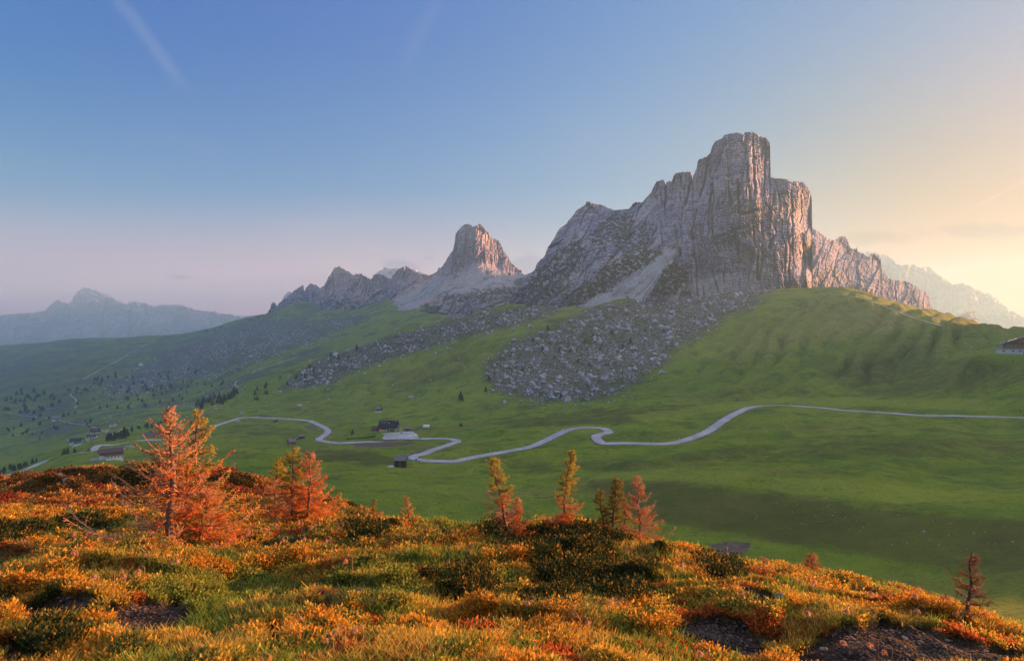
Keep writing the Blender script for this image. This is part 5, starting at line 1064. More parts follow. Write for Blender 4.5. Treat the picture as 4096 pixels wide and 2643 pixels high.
# parasol, car, shed, trailer, tarpaulin, rocks on the car park
def at_park(px, py): 
    p = visible(px, py); return np.array([p[0], p[1], PARK_Z])
def parkpt(px, py):
    D = PARK_Z / py2v(py); return (px2u(px) * D, D, PARK_Z)
pp = parkpt(1527, 1733); t = thing('parasol', pp, 0, 'open orange parasol at the left front corner of the black-roofed hotel', 'parasol')
V = [(1.9*cos(k*pi/4), 1.9*sin(k*pi/4), 2.3) for k in range(8)] + [(0,0,3.1), (0,0,2.95)]; MB().poly(V, [(k,(k+1)%8,8) for k in range(8)] + [((k+1)%8,k,9) for k in range(8)]).build('canopy', ORANGE, t); MB().box(-.05,.05,-.05,.05,0,3.0).build('pole', METAL, t)
def carbody(t, col):
    prof = [(-2.1,.35),(-2.15,.75),(-1.9,.95),(-1.2,1.0),(-.75,1.45),(.9,1.48),(1.6,1.0),(2.1,.9),(2.15,.4)]
    n = len(prof); V = [(x, y*(0.86 if z > 1.1 else 1.0), z) for y in (-.85, .85) for x, z in prof]; F = [tuple(range(n))[::-1], tuple(range(n, 2*n))] + [(k, (k+1)%n, n+(k+1)%n, n+k) for k in range(n)]
    MB().poly(V, F).build('body', col, t)
    for s in (-1, 1): MB().poly([(-.7,s*.80,1.1),(.85,s*.80,1.1),(.8,s*.76,1.38),(-.55,s*.76,1.38),(-.7,s*.84,1.08),(.85,s*.84,1.08),(.8,s*.78,1.36),(-.55,s*.78,1.36)], [(0,1,2,3),(4,7,6,5),(0,4,5,1),(2,6,7,3)]).build('side_window', GLASS, t)
    MB().poly([(-1.2,-.72,1.04),(-1.2,.72,1.04),(-.77,.66,1.44),(-.77,-.66,1.44),(-1.24,-.72,1.03),(-1.24,.72,1.03),(-.82,.66,1.45),(-.82,-.66,1.45)], [(0,1,2,3),(4,7,6,5),(0,3,7,4),(1,5,6,2)]).build('windscreen', GLASS, t)
    for s in (-1, 1):
        MB().box(-2.17,-2.10, s*.6-.18, s*.6+.18, .62, .78).build('headlight', WHITE, t)
        for x in (-1.35, 1.35):
            V, F = tube([(x, s*.66, .32), (x, s*.88, .32)], .32, 12); o = mesh_np('wheel', V, F, TYRE, t); V, F = tube([(x, s*.60, .32), (x, s*.885, .32)], .17, 8); mesh_np('rim', V, F, METAL, o)
TYRE = simple('rubber', (0.02, 0.02, 0.02)); SILV = M('silver_paint', 0.35, 0.5).color((0.42, 0.42, 0.47)).m; WPAINT = M('white_paint', 0.35, 0.5).color((0.7, 0.7, 0.7)).m
t = thing('parked_car', parkpt(1607, 1731), radians(78), 'silver car parked in front of the yellow annex', 'car'); carbody(t, SILV)
p = parkpt(1629, 1724); t = thing('shed', (p[0], p[1] + 2, PARK_Z), 0.02, 'orange wooden shed with grey flat roof behind the car park', 'shed'); MB().box(-2.7,2.7,-1.6,1.6,-1,2.1).build('wall', OWOOD, t); MB().poly([(-3,-2,2.1),(3,-2,2.1),(3,2,2.9),(-3,2,2.9),(-3,-2,2.3),(3,-2,2.3),(3,2,3.1),(-3,2,3.1)], [(0,3,2,1),(4,5,6,7),(0,1,5,4),(1,2,6,5),(2,3,7,6),(3,0,4,7)]).build('roof', GROOF, t); MB().box(-.6,.6,-1.68,-1.58,0,1.9).build('door', BWOOD, t)
def mound(name, p, rx, ry, rz, mat, label, cat, seed, group=None):
    V = chip(IC2, np.random.default_rng(seed), 5, 1.0, 0.12) * np.array([rx, ry, rz]); o = mesh_np(name, V, IC2[1], mat); o.location = (p[0], p[1], p[2]); return tag(o, label, cat, group)
mound('tarpaulin', parkpt(1625, 1725), 1.4, .8, .6, BLUET, 'low blue tarpaulin heap before the orange shed', 'tarpaulin', 5); mound('covered_trailer', parkpt(1646, 1722), 1.2, 1.2, 1.5, GREENT, 'green covered trailer right of the orange shed', 'trailer', 6)
GRV = simple('white_gravel', (0.55, 0.52, 0.50), 0.95, 0.15, 1)
o = mound('gravel_heap', parkpt(1660, 1739), 2.6, 8.0, .8, GRV, 'long heap of white gravel along the right edge of the car park', 'gravel heap', 7); o.rotation_euler.z = 0.35
o = mound('gravel_heap', parkpt(1639, 1741), 2.4, 1.8, .35, WHITE, 'low white patch of gravel on the car park near the right edge', 'gravel heap', 8)
LAB = ['pale rock at the left mouth of the car park', 'leftmost of the pale rocks between road and car park', 'flat pale rock between car park and road, second from left', 'small pale rock between car park and road, third in line', 'brownish rock between car park and road, rightmost in line']
for k, (x, y) in enumerate([(1534,1753),(1578,1753),(1595,1754),(1618,1753),(1649,1752)]): mound('rock', parkpt(x, y), .9 if k else 1.3, .7, .7, GRV, LAB[k], 'rock', 20 + k, 'rocks edging the car park')
# hut by the lower bend, and the other small buildings
t = hut('wooden_hut', 1599, 1868, 46, 0.06, 'dark plank hut with grey shingle roof beside the road bend', DWOOD, GROOF, 0.62, 0.75, 0.34, chim=((1.0, 1.2, 1.6),), dmin=250)
MB().box(-.6, .5, -3.1, -2.85, 0.2, 3.4).build('plank_panel', BWOOD, t)
mound('rock', visible(1567, 1866), 2.6, 2.0, 1.2, GRV, 'white stone heap against the left side of the dark plank hut', 'rock', 31)
hut('mountain_hut', 1514, 1650, 22, -0.35, 'small hut with dark upper floor and white base above the hotel', DWOOD, GROOF, 0.66, 0.8, 0.34, low=WHITE, dmin=400)
hut('barn', 1101, 1687, 17, 0.3, 'small dark barn beside the upper road at left', DWOOD, GROOF, 0.45, 0.7, 0.25, dmin=500)
hut('barn', 1163, 1777, 26, 0.7, 'grey-roofed barn left of two others below the road', OWOOD, GROOF, 0.42, 0.75, 0.3, dmin=400)
hut('barn', 1203, 1754, 21, 0.5, 'grey-roofed barn on the right of the pair below the road', DWOOD, GROOF, 0.45, 0.75, 0.3, dmin=400)
hut('shed', 1184, 1758, 11, 0.5, 'tiny shed between the two grey-roofed barns', DWOOD, GROOF, 0.45, 0.75, 0.3, cat='shed', dmin=400)
hut('wooden_cabin', 1843, 1704, 12, 0.1, 'tiny dark wooden cabin alone on the meadow right of the hotel', DWOOD, BWOOD, 0.7, 0.9, 0.3, dmin=400)
hut('shed', 40, 1931, 22, -0.3, 'dark shed with pale roof below the lower road at far left', DWOOD, GROOF, 0.55, 0.8, 0.25, low=None, cat='shed', dmin=300)
hut('farmhouse', 296, 1776, 40, 0.35, 'white farmhouse with blue-black roof above the pale yard', WHITE, DKROOF, 0.30, 0.7, 0.26, cat='house', wins=[(-.3,.35,.1,.3),(-.1,.35,.1,.3),(.15,.35,.1,.3),(.33,.35,.1,.3)], dmin=600)
hut('outbuilding', 278, 1762, 15, 0.3, 'small grey outbuilding behind the blue-black roofed farmhouse', WHITE, GROOF, 0.5, 0.8, 0.2, cat='outbuilding', dmin=600)
hut('farmhouse', 358, 1757, 34, 0.3, 'white-walled house with brown roof, lower of the hamlet pair', WHITE, BROOF, 0.34, 0.75, 0.24, cat='house', wins=[(-.3,.4,.1,.3),(0,.4,.12,.3),(.3,.4,.1,.3)], dmin=600)
hut('farmhouse', 373, 1737, 30, 0.3, 'brown-roofed chalet, upper of the hamlet pair, dark balcony rows', BWOOD, BROOF, 0.52, 0.75, 0.26, low=WHITE, cat='house', wins=[(-.3,.6,.1,.22),(0,.6,.12,.22),(.3,.6,.1,.22)], dmin=600)
hut('outbuilding', 357, 1706, 14, 0.4, 'small wooden outbuilding on the track above the hamlet', BWOOD, GROOF, 0.4, 0.8, 0.25, cat='outbuilding', dmin=700)
hut('farmhouse', 446, 1707, 20, 0.2, 'small white house with grey roof alone right of the hamlet', WHITE, GROOF, 0.5, 0.8, 0.28, cat='house', dmin=700)
hut('farmhouse', 217, 1684, 24, 0.8, 'lone reddish chalet on the track left of the hamlet', OWOOD, GROOF, 0.4, 0.8, 0.3, low=WHITE, cat='house', dmin=800)
p = visible(426, 1736, 700); mound('rock_spire', (p[0], p[1], p[2] + 3), 4.5, 4, 8, STONE, 'pointed pale rock standing beside the track right of the hamlet', 'rock', 44)
mound('rock', visible(516, 1792, 400), 5.0, 3, 3, STONE, 'pale layered rock outcrop between the chalet and the bare larch', 'rock', 45); mound('rock', visible(491, 1797, 400), 2.2, 2, 1.6, STONE, 'small rock left of the layered outcrop below the road', 'rock', 46)
# long chalet at left
p = visible(402, 1842, 300); yaw = radians(38); CZ = flatten if False else None
t = thing('chalet', (p[0] + 1, p[1] + 8, p[2] + 0.4), yaw, 'long white chalet with brown roof and wooden upper floor at left', 'chalet'); t.scale = (0.72, 0.72, 0.8)
walls(t, 17, 9, 5.2, 2.2, BWOOD, BWOOD, 3); MB().box(-8.6, 8.6, -4.6, 4.6, -3, 2.7).build('lower_wall', WHITE, t); roof(t, 17, 9, 5.2, 2.2, 1.2, BROOF, .25, ((-3, 1.5, 1.2), (4, 1.0, 1.2)))
for k in range(5): window(t, 'l', -3.4 + k*1.7, .9, .75, 1.0, 17.2, 9.2)
MB().box(-4, 9.2, -8.0, -4.62, -3, 2.4).build('side_wing', WHITE, t); MB().poly([(-4.6,-8.8,2.45),(9.8,-8.8,2.45),(9.8,-4.5,3.9),(-4.6,-4.5,3.9),(-4.6,-8.8,2.65),(9.8,-8.8,2.65),(9.8,-4.5,4.1),(-4.6,-4.5,4.1)], [(0,3,2,1),(4,5,6,7),(0,1,5,4),(1,2,6,5),(2,3,7,6),(3,0,4,7)]).build('wing_roof', BROOF, t)
for k in range(5): window(t, 'f', -2.2 + k*2.6, .7, .8, 1.0, 17, 16.0)
MB().box(-16, -8.7, -7, 6, -2.2, .15).build('terrace', METAL, t); m = MB()
for k in range(8): m.box(-16, -15.9, -7 + k*1.8, -6.9 + k*1.8, .15, 1.1)
m.box(-16.02, -15.88, -7, 6, 1.05, 1.15); m.build('railing', BWOOD, t)
# refuge on the pass, cut by the right edge of the view
D_ = 425.0; zb = py2v(1413) * D_; bx0 = px2u(3985) * D_; PALE = simple('pale_base_wall', (0.62, 0.58, 0.55), 0.9, 0.15, 1.0)
t = thing('mountain_refuge', tuple(RP), RYAW, 'large wooden refuge on a white stone base at the right edge', 'refuge'); t.scale = (0.76, 0.76, 1.0)
MB().box(0, 46, 0, 12, -4, 3.5).build('lower_wall', PALE, t); MB().box(-1.2, 47, -.6, 12.5, 3.5, 3.85).build('terrace_slab', METAL, t)
m = MB()
for k in range(24): m.box(-1.0 + k*2, -.9 + k*2, -.5, -.4, 3.85, 4.85)
for z in (4.25, 4.8): m.box(-1.0, 46, -.48, -.42, z, z + .09)
m.build('terrace_railing', METAL, t)
for u in (5.5, 12.5, 17.6, 23.8, 30, 36): o = MB().box(u-1.15, u+1.15, -.10, .02, 1.35, 2.55).build('window', WHITE, t); MB().box(u-1.0, u+1.0, -.16, -.08, 1.45, 2.45).build('shutter', REDP, o)
MB().box(20.0, 21.7, -.08, .02, -.2, 2.3).build('door', REDP, t)
HX0, HX1, HXM, EV, AP = 6.5, 44, 25, 7.6, 13.2
MB().poly([(HX0,3,3.8),(HX1,3,3.8),(HX1,3,EV),(HXM,3,AP-.4),(HX0,3,EV),(HX0,24,3.8),(HX1,24,3.8),(HX1,24,EV),(HXM,24,AP-.4),(HX0,24,EV)], [(0,1,2,3,4),(9,8,7,6,5),(0,4,9,5),(1,6,7,2)]).build('upper_wall', OWOOD, t)
MB().box(HX0+.3, HX1, 2.7, 2.98, EV-1.2, EV+.9).build('gable_boards', BWOOD, t)
m = MB(); 
for a, b in (((HX0-3.2, EV-1.0), (HXM, AP)), ((HX1+3, EV-1.0), (HXM, AP))):
    q = [(a[0],1.2,a[1]),(b[0],1.2,b[1]),(b[0],26,b[1]),(a[0],26,a[1])]; q += [(x, y, z+.35) for x, y, z in q]; m.poly(q, [(0,3,2,1),(4,5,6,7),(0,1,5,4),(1,2,6,5),(2,3,7,6),(3,0,4,7)])
r_ = m.build('roof', GROOF, t); MB().box(7.6,9.2,9,10.6,EV,EV+3.2).build('chimney', STONE, r_)
sl = (AP - EV + 1.0) / (HXM - HX0 + 3.2); q = [(x, y, EV - 1.0 + sl * (x - HX0 + 3.2) + .42) for x, y in ((7.5,4),(16.5,4),(16.5,14),(7.5,14))]; q += [(x, y, z+.15) for x, y, z in q]; MB().poly(q, [(0,3,2,1),(4,5,6,7),(0,1,5,4),(1,2,6,5),(2,3,7,6),(3,0,4,7)]).build('solar_panel', PANEL, r_)
for u, z in ((8.6, 4.6), (11.2, 4.6), (15, 4.6)): o = MB().box(u-.5, u+.5, 2.9, 3.02, z, z+1.7).build('window', WHITE, t); MB().box(u-.38, u+.38, 2.84, 2.92, z+.1, z+1.6).build('pane', GLASS, o)
o = MB().box(20.4, 22.8, 2.62, 2.72, 8.9, 9.9).build('window', WHITE, t); MB().box(20.6, 22.6, 2.56, 2.64, 9.0, 9.8).build('pane', GLASS, o)
mound('boulder', visible(3826, 1366), 1.1, .9, .9, GRV, 'round white stone on the grass left of the refuge', 'boulder', 51); mound('boulder', visible(3862, 1373), 1.2, .7, .4, GRV, 'flat white stone nearer the refuge', 'boulder', 52); mound('boulder', visible(3884, 1386), .8, .7, .5, GRV, 'small white stone just left of the refuge terrace', 'boulder', 53)
# huts high up
def high(name, px, py, D, w, label, wall, roofm, **k): return hut(name, px, py, w, 0.1, label, wall, roofm, p=np.array([px2u(px)*D, D, py2v(py)*D]), cat='refuge', **k)
high('mountain_refuge', 2354, 816, 1462, 15, 'tiny refuge on the summit of the long grey ridge', DWOOD, GROOF)
high('mountain_refuge', 2072, 1097, 2050, 26, 'long white and red refuge on the saddle right of the blocky peak', WHITE, REDP); high('hut', 2037, 1098, 2060, 11, 'small red hut left of the saddle refuge', REDP, GROOF)
hut('hut', 3066, 1166, 9, 0.1, 'tiny white hut at the left end of the grassy crest', WHITE, GROOF, dmin=700)
# greenhouse tent, poles, sign, posts, hedge
p = visible(1705, 1709, 450); t = thing('tunnel_tent', p, 0.05, 'white barrel-roofed tent on the meadow right of the car park', 'tent'); V, F = [], []
n = 10; V = [(x, 1.7*cos(pi*k/n), 2.6*sin(pi*k/n)**.7 if 0 < k < n else 0) for x in (-2.9, 2.9) for k in range(n+1)]; F = [(k, k+1, n+2+k, n+1+k) for k in range(n)]; MB().poly(V, F).build('cover', WPAINT, t); MB().poly(V, [tuple(range(n+1))[::-1], tuple(range(n+1, 2*n+2))]).build('end_wall', WHITE, t)
def pole(px, py, hpx, label, r=.12, arm=True, name='power_pole', dmin=300):
    p = visible(px, py, dmin); h = hpx * p[1] / F0; t = thing(name, p, 0.3, label, 'pole'); V, F = tube([(0,0,-.5),(0,0,h)], [r, r*.6], 6); mesh_np('shaft', V, F, METAL, t)
    if arm: MB().box(-1.3, 1.3, -.08, .08, h*.93, h*.93+.16).box(-.9, .9, -.08, .08, h*.82, h*.82+.14).build('crossarm', METAL, t)
pole(1409, 1727, 65, 'tall grey power pole with crossarms left of the hotel', .28); pole(1421, 1768, 36, 'thin pole standing at the roadside left of the hotel', .14, False, 'road_pole'); pole(588, 1850, 50, 'pole rising from the meadow beyond the big bare larch', .2); pole(1065, 1745, 40, 'power pole on the meadow left of the barns', .18)
p = visible(1664, 1850, 300); t = thing('road_sign', p, 0.5, 'dark sign on a post at the hairpin beside the plank hut', 'sign'); MB().box(-.06,.06,-.05,.05,-.3,2.2).build('post', METAL, t); MB().box(-.45,.45,-.09,-.03,1.3,2.3).build('sign_board', DWOOD, t)
hp = [parkpt(1392 + k * 9.5, 1744) for k in range(12)]; V, F, C = join([leaves(np.array(q) + np.array([1,1,0]) * br.normal(size=(160, 3)) * np.array([1.0, .6, 0]) + np.array([0,0,1]) * br.random((160, 1)) * 1.5, unit(br.normal(size=(160, 3)) + np.array([0,0,.6])), br.uniform(.25, .6, 160), br.uniform(.15, .3, 160), ctint((.018,.032,.014), 160)) for q in hp])
gz = ground(V[:, 0], V[:, 1]); V[:, 2] = V[:, 2] - PARK_Z + gz; tag(mesh_np('hedge', V, F, MAT_SPR, smooth_=False, colors={'tint': C}), 'low dark hedge on the grass between road and hotel', 'hedge')
p = visible(1632, 1840, 300); 
# wooden ramp fence right of the car park
a = np.array(parkpt(1655, 1724)); b = visible(1683, 1713, 450); t = thing('wooden_fence', a, math.atan2(b[1]-a[1], b[0]-a[0]), 'weathered plank fence climbing from the right corner of the car park', 'fence'); Lf = float(np.hypot(*(b-a)[:2])); dz = float(b[2]-a[2])
m = MB()
for k in range(7): f = k/6; MB().box(Lf*f-.1, Lf*f+.1, -.1, .1, dz*f-.5, dz*f+1.5).build('post', BWOOD, t)
for z in (.3, .8, 1.3): m.poly([(0,-.05,z),(Lf,-.05,z+dz),(Lf,.05,z+dz),(0,.05,z),(0,-.05,z+.28),(Lf,-.05,z+dz+.28),(Lf,.05,z+dz+.28),(0,.05,z+.28)], [(0,3,2,1),(4,5,6,7),(0,1,5,4),(1,2,6,5),(2,3,7,6),(3,0,4,7)])
m.build('rail', GROOF, t)
# delineator posts
pm = MB().box(-.12,.12,-.07,.07,-.3,1.0).build('shaft', WPAINT); pb = MB().box(-.125,.125,-.075,.075,.68,.84).build('reflector_band', TYRE); PMs = (pm.data, pb.data); bpy.data.objects.remove(pm); bpy.data.objects.remove(pb)
tn = np.gradient(road3[:, :2], axis=0); tn = unit(tn); k = 6; side = 1
def plabel(px):
    if px > 3000: return 'white marker post on the right road', 'marker posts along the right road'
    if px > 2150: return 'white marker post at the middle bends', 'marker posts around the middle bend'
    if px > 1650: return 'white marker post between the bends', 'marker posts between the bends'
    return 'white marker post on the hotel road', 'marker posts past the hotel'
while k < len(road3) - 60:
    q = road3[k]; px = q[0] / q[1] * F0 + W0/2
    for side in (-1, 1):
        if px < 4150 and px > 700:
            x = q[0] - tn[k, 1] * 4.0 * side; y = q[1] + tn[k, 0] * 4.0 * side; lb, gp = plabel(px); dx_ = abs(px - W0/2); lb = lb + (', inner' if (side > 0) else ', outer') + ' side, stretch ' + ('beside the car park' if 1490 < px < 1700 and q[1] > 440 else 'nearest the left bend' if px < 1150 else 'around the first hairpin' if px < 1400 else 'by the plank hut' if px < 1750 and q[1] < 440 else 'towards the middle' if px < 2100 else 'at the tight middle curve' if px < 2450 else 'of the long dip' if px < 2750 else 'climbing to the crest' if px < 3050 else 'just past the crest' if px < 3400 else 'near the right edge')
            e = thing('marker_post', (x, y, float(ground(x, y))), float(math.atan2(tn[k, 1], tn[k, 0]) + 1.57), lb, 'marker post', gp)
            for nm, me in zip(('shaft', 'reflector_band'), PMs): c = bpy.data.objects.new(nm, me); COL.objects.link(c); c.parent = e
    k += 8 if 1200 < px < 2900 else 11
# steel rail round the outside of the hairpin beside the plank hut
rx = [k for k in range(len(road3)) if 1622 < road3[k][0] / road3[k][1] * F0 + W0/2 < 1700 and road3[k][1] < 372]
if rx:
    rx = list(range(min(rx), max(rx) + 1)); mid = road3[rx].mean(0); cen = road3[[rx[0] - 8, rx[-1] + 8]].mean(0); m = MB(); prev = None
    o = thing('guard_rail', tuple(road3[rx[0]]), 0, 'grey guard rail round the outside of the hairpin by the plank hut', 'guard rail'); b0 = np.array(road3[rx[0]])
    for k in rx[::2]:
        q = road3[k]; nn_ = np.array([-tn[k, 1], tn[k, 0]]); sgn = 1 if np.dot(nn_, (q - cen)[:2]) > 0 else -1; w_ = np.array([q[0], q[1]]) + nn_ * sgn * 3.9; z_ = float(q[2]); a_ = (w_[0] - b0[0], w_[1] - b0[1], z_ - b0[2])
        MB().box(a_[0]-.08, a_[0]+.08, a_[1]-.08, a_[1]+.08, a_[2]-.6, a_[2]+.85).build('post', METAL, o)
        if prev: m.poly([(prev[0],prev[1],prev[2]+.5),(a_[0],a_[1],a_[2]+.5),(a_[0],a_[1],a_[2]+.85),(prev[0],prev[1],prev[2]+.85),(prev[0]+.06,prev[1]+.06,prev[2]+.5),(a_[0]+.06,a_[1]+.06,a_[2]+.5),(a_[0]+.06,a_[1]+.06,a_[2]+.85),(prev[0]+.06,prev[1]+.06,prev[2]+.85)], [(0,1,2,3),(4,7,6,5),(0,4,5,1),(3,2,6,7)])
        prev = a_
    m.build('rail', METAL, o)
# car park surface
pk = np.array([parkpt(x, y) for x, y in [(1534,1757),(1530,1749),(1540,1739),(1520,1733),(1560,1731),(1591,1729),(1612,1725),(1650,1724),(1668,1738),(1680,1756)]]); pk[:, 2] = PARK_Z + 0.05
tag(MB().poly([tuple(q) for q in pk], [tuple(range(len(pk)))[::-1]]).build('car_park', MAT_ROAD), 'grey gravelled car park in front of the hotel', None, None, 'structure')
gp_ = sight([(440,1776),(470,1770),(560,1761),(640,1757),(650,1752),(600,1750),(540,1751),(470,1760),(435,1772)], 400); 
# ------------------------------------------------------------------ larches on the near hillside
lr = np.random.default_rng(3)
barkm = M('larch_twigs', 0.85, 0.15); barkm.color(barkm.attr('tint').outputs['Color']); MAT_TWIG = barkm.m
def spikes(P, Dv, L, R, C, curve=0.35):
    """thin three-sided twigs, bent upward, tapering to a point"""
    n = len(P); up = np.array([0, 0, 1.0]); d2 = unit(Dv + up * curve); a = unit(np.cross(Dv, lr.normal(size=(n, 3)))); b = np.cross(Dv, a)
    M1 = P + Dv * (L * 0.55)[:, None]; T = M1 + d2 * (L * 0.5)[:, None]; V = []
    for an in (0, 2.094, 4.189): V.append(P + (a * cos(an) + b * sin(an)) * R[:, None])
    for an in (0, 2.094, 4.189): V.append(M1 + (a * cos(an) + b * sin(an)) * R[:, None] * 0.7)
    V.append(T); V = np.stack(V, 1).reshape(-1, 3); i = np.arange(n) * 7; F = []
    for j in range(3):
        k = (j + 1) % 3; F.append(np.stack([i+j, i+k, i+3+k, i+3+j], 1)); F.append(np.stack([i+3+j, i+3+k, i+6, i+6], 1))
    F = np.concatenate(F); tri = F[:, 2] == F[:, 3]
    return V, F, np.repeat(C, 7, axis=0)
def fix_tris(F): return [tuple(f[:3]) if f[2] == f[3] else tuple(f) for f in F.tolist()]
def mesh_mixed(name, V, F, C, mat, parent):
    F = np.asarray(F); tri = F[:, 2] == F[:, 3]; q = F[~tri]; t = F[tri][:, :3]
    me = bpy.data.meshes.new(name); me.vertices.add(len(V)); me.vertices.foreach_set('co', np.asarray(V, np.float32).ravel())
    me.loops.add(len(q)*4 + len(t)*3); me.loops.foreach_set('vertex_index', np.concatenate([q.ravel(), t.ravel()]).astype(np.int32))
    tot = np.concatenate([np.full(len(q), 4), np.full(len(t), 3)]).astype(np.int32); me.polygons.add(len(tot)); me.polygons.foreach_set('loop_start', np.concatenate([[0], np.cumsum(tot)[:-1]]).astype(np.int32)); me.polygons.foreach_set('loop_total', tot); me.update(calc_edges=True)
    at = me.color_attributes.new('tint', 'FLOAT_COLOR', 'POINT'); at.data.foreach_set('color', np.concatenate([C, np.ones((len(C), 1))], 1).astype(np.float32).ravel()); me.materials.append(mat)
    o = bpy.data.objects.new(name, me); COL.objects.link(o); o.parent = parent; return o
def larch(px, py, top, wid, label, live=0.0, lean=0.0, nb=44, dens=1.0, prof='cone', red=0.4, skirt=0.0, side=0.0, seed=0, tone=1.0, thick=1.0, group=None, dry=0.4):
    """px, py base in the picture; top: picture y of the tip; wid: widest half spread in picture units; live: share of height (from the top) carrying needles"""
    r = np.random.default_rng(seed + 900); p = fgpt(px, py); sc = p[1] / F0; py = H0/2 - p[2] / p[1] * F0; h = (py - top) * sc; w = wid * sc
    t = thing('larch_tree', (p[0], p[1], p[2] - 0.03), 0, label, 'tree', group)
    zs = np.linspace(0, 1, 14); bend = np.cumsum(r.normal(0, 0.012, 14)) * h; tp = np.stack([lean * h * zs + bend, r.normal(0, 0.006, 14) * h * zs, zs * h], 1); tp[0, :2] = 0
    tr_ = 0.020 * h * thick * (1 - zs) ** 0.8 + 0.004
    V, F = tube(tp, tr_, 7); tc_ = ctint((0.20, 0.125, 0.095), len(V), 0.15) * tone
    mesh_np('trunk', V, F, MAT_TWIG, t, colors={'tint': tc_})
    VB, FB, CB = [], [], []; o = 0; TP, TD, TL, TC = [], [], [], []; NP, ND_, NC = [], [], []
    nb = int(nb * (1.4 if live > 0.3 else 1.0))
    for k in range(nb):
        f = (k + r.random()) / nb; f = f ** 0.9 * 0.97 + 0.02
        if prof == 'cone': spread = (1 - f) ** 0.75
        elif prof == 'col': spread = 0.55 * (1 - f) ** 0.35 + 0.25 * (1 - f)
        else: spread = (1 - f) ** 0.9 * (0.66 + 0.44 * abs(sin(f * 9 + seed))) + 0.03
        if f < 0.22: spread *= 1 + skirt * (1 - f / 0.22)
        L = w * spread * r.uniform(0.55, 1.1); an = r.uniform(0, 2*pi); d = np.array([cos(an), sin(an) * 0.9, 0.0])
        if side and cos(an) * side < -0.2: L *= 0.45
        if L < 0.03: continue
        base = np.array([np.interp(f, zs, tp[:, i]) for i in range(3)]); rise = (r.uniform(-0.12, 0.25) + 0.30 * f) if live > 0.3 else r.uniform(0.05, 0.35) + 0.5 * f
        ns = 6; s = np.linspace(0, 1, ns); kink = np.cumsum(r.normal(0, 0.06, (ns, 3)), axis=0) * L; kink[0] = 0
        bp_ = base + d * (L * s)[:, None] + np.array([0, 0, 1]) * (L * (rise * s ** 1.6 - 0.16 * np.sin(s * pi)))[:, None] + kink * 0.6
        br_ = (0.0075 * thick + 0.006 * L) * (1 - s * 0.8)
        v, ff = tube(bp_, br_, 4); VB.append(v); FB.append(ff + o); o += len(v)
        isred = (r.random() < red * (1.4 - 1.6 * f)); col = np.array((0.54, 0.15, 0.04)) if isred else np.array((0.50, 0.24, 0.12)); alive = f > 1 - live or (live > 0 and r.random() < 0.12)
        if alive: col = np.array((0.30, 0.20, 0.07))
        CB.append(ctint(col * tone, len(v), 0.12))
        nt = int((14 + 36 * L) * dens); u = r.uniform(0.12, 1.0, nt); q = np.stack([np.interp(u, s, bp_[:, i]) for i in range(3)], 1)
        sd = np.where(r.random(nt) < 0.5, 1, -1); lat = np.array([-d[1], d[0], 0]); dv = unit(d * r.uniform(0.25, 1.0, nt)[:, None] + lat * (sd * r.uniform(0.3, 1.0, nt))[:, None] + np.array([0, 0, 1]) * r.uniform(-0.25, 0.7, nt)[:, None])
        tl = (0.05 + 0.20 * L * (1.1 - u)) * r.uniform(0.5, 1.3, nt); TP.append(q); TD.append(dv); TL.append(tl); TC.append(ctint(col * tone, nt, 0.2))
        # second order
        m2 = nt * 2; ii = r.integers(0, nt, m2); uu = r.uniform(0.25, 0.9, m2); q2 = q[ii] + dv[ii] * (tl[ii] * uu)[:, None]; dv2 = unit(dv[ii] + r.normal(0, 0.8, (m2, 3))); TP.append(q2); TD.append(dv2); TL.append(tl[ii] * r.uniform(0.3, 0.6, m2)); TC.append(ctint(col * tone, m2, 0.2))
        if not alive and r.random() < dry:
            jj = np.repeat(np.arange(len(q2)), 3); ww = r.random(len(jj)); NP.append(q2[jj] + dv2[jj] * (tl[ii] * .45)[jj][:, None] * ww[:, None] + r.normal(0, 0.004, (len(jj), 3))); ND_.append(unit(dv2[jj] + r.normal(0, 0.7, (len(jj), 3)))); NC.append(ctint((np.array((0.54, 0.14, 0.035)) if isred else np.array((0.58, 0.27, 0.06))) * tone, len(jj), 0.25))
        if alive and r.random() < 0.85:
            for qq, dd, ll, nn in ((q, dv, tl, 5), (q2, dv2, tl[ii] * .45, 2)):
                jj = np.repeat(np.arange(len(qq)), nn); ww = r.random(len(jj)); NP.append(qq[jj] + dd[jj] * (ll[jj] * ww)[:, None] + r.normal(0, 0.006, (len(jj), 3))); ND_.append(unit(dd[jj] * 0.5 + r.normal(0, 0.8, (len(jj), 3))))
                NC.append(ctint(np.where((r.random(len(jj)) < 0.45)[:, None], (0.68, 0.48, 0.04), (0.36, 0.38, 0.04)) * tone, len(jj), 0.2))
    P_ = np.concatenate(TP); D_ = np.concatenate(TD); L_ = np.concatenate(TL); C_ = np.concatenate(TC); dist_s = max(1.0, p[1] / 12) * min(1.0, 0.45 + 0.28 * h)
    v, ff, c = spikes(P_, D_, L_, np.full(len(P_), 0.0036 * thick * dist_s), C_); 
    V = np.concatenate(VB + [v]); F = np.concatenate([f for f in FB] + [ff + o]); C = np.concatenate(CB + [c])
    cr = mesh_mixed('crown', V, F, C, MAT_TWIG, t)
    if NP:
        NP = np.concatenate(NP); n = len(NP); v, ff, c = leaves(NP, np.concatenate(ND_), r.uniform(0.014, 0.030, n) * dist_s, np.full(n, 0.0065) * dist_s, np.concatenate(NC))
        mesh_np('foliage', v, ff, MAT_NEEDLE, cr, smooth_=False, colors={'tint': c})
    return t
larch(690, 2165, 1620, 300, 'big bare larch with long pale leafless branches, largest tree on the hillside', 0.0, -0.03, 100, 0.85, 'wild', 0.35, 0.45, 0, 1, 1.0, 1.4, dry=0.12)
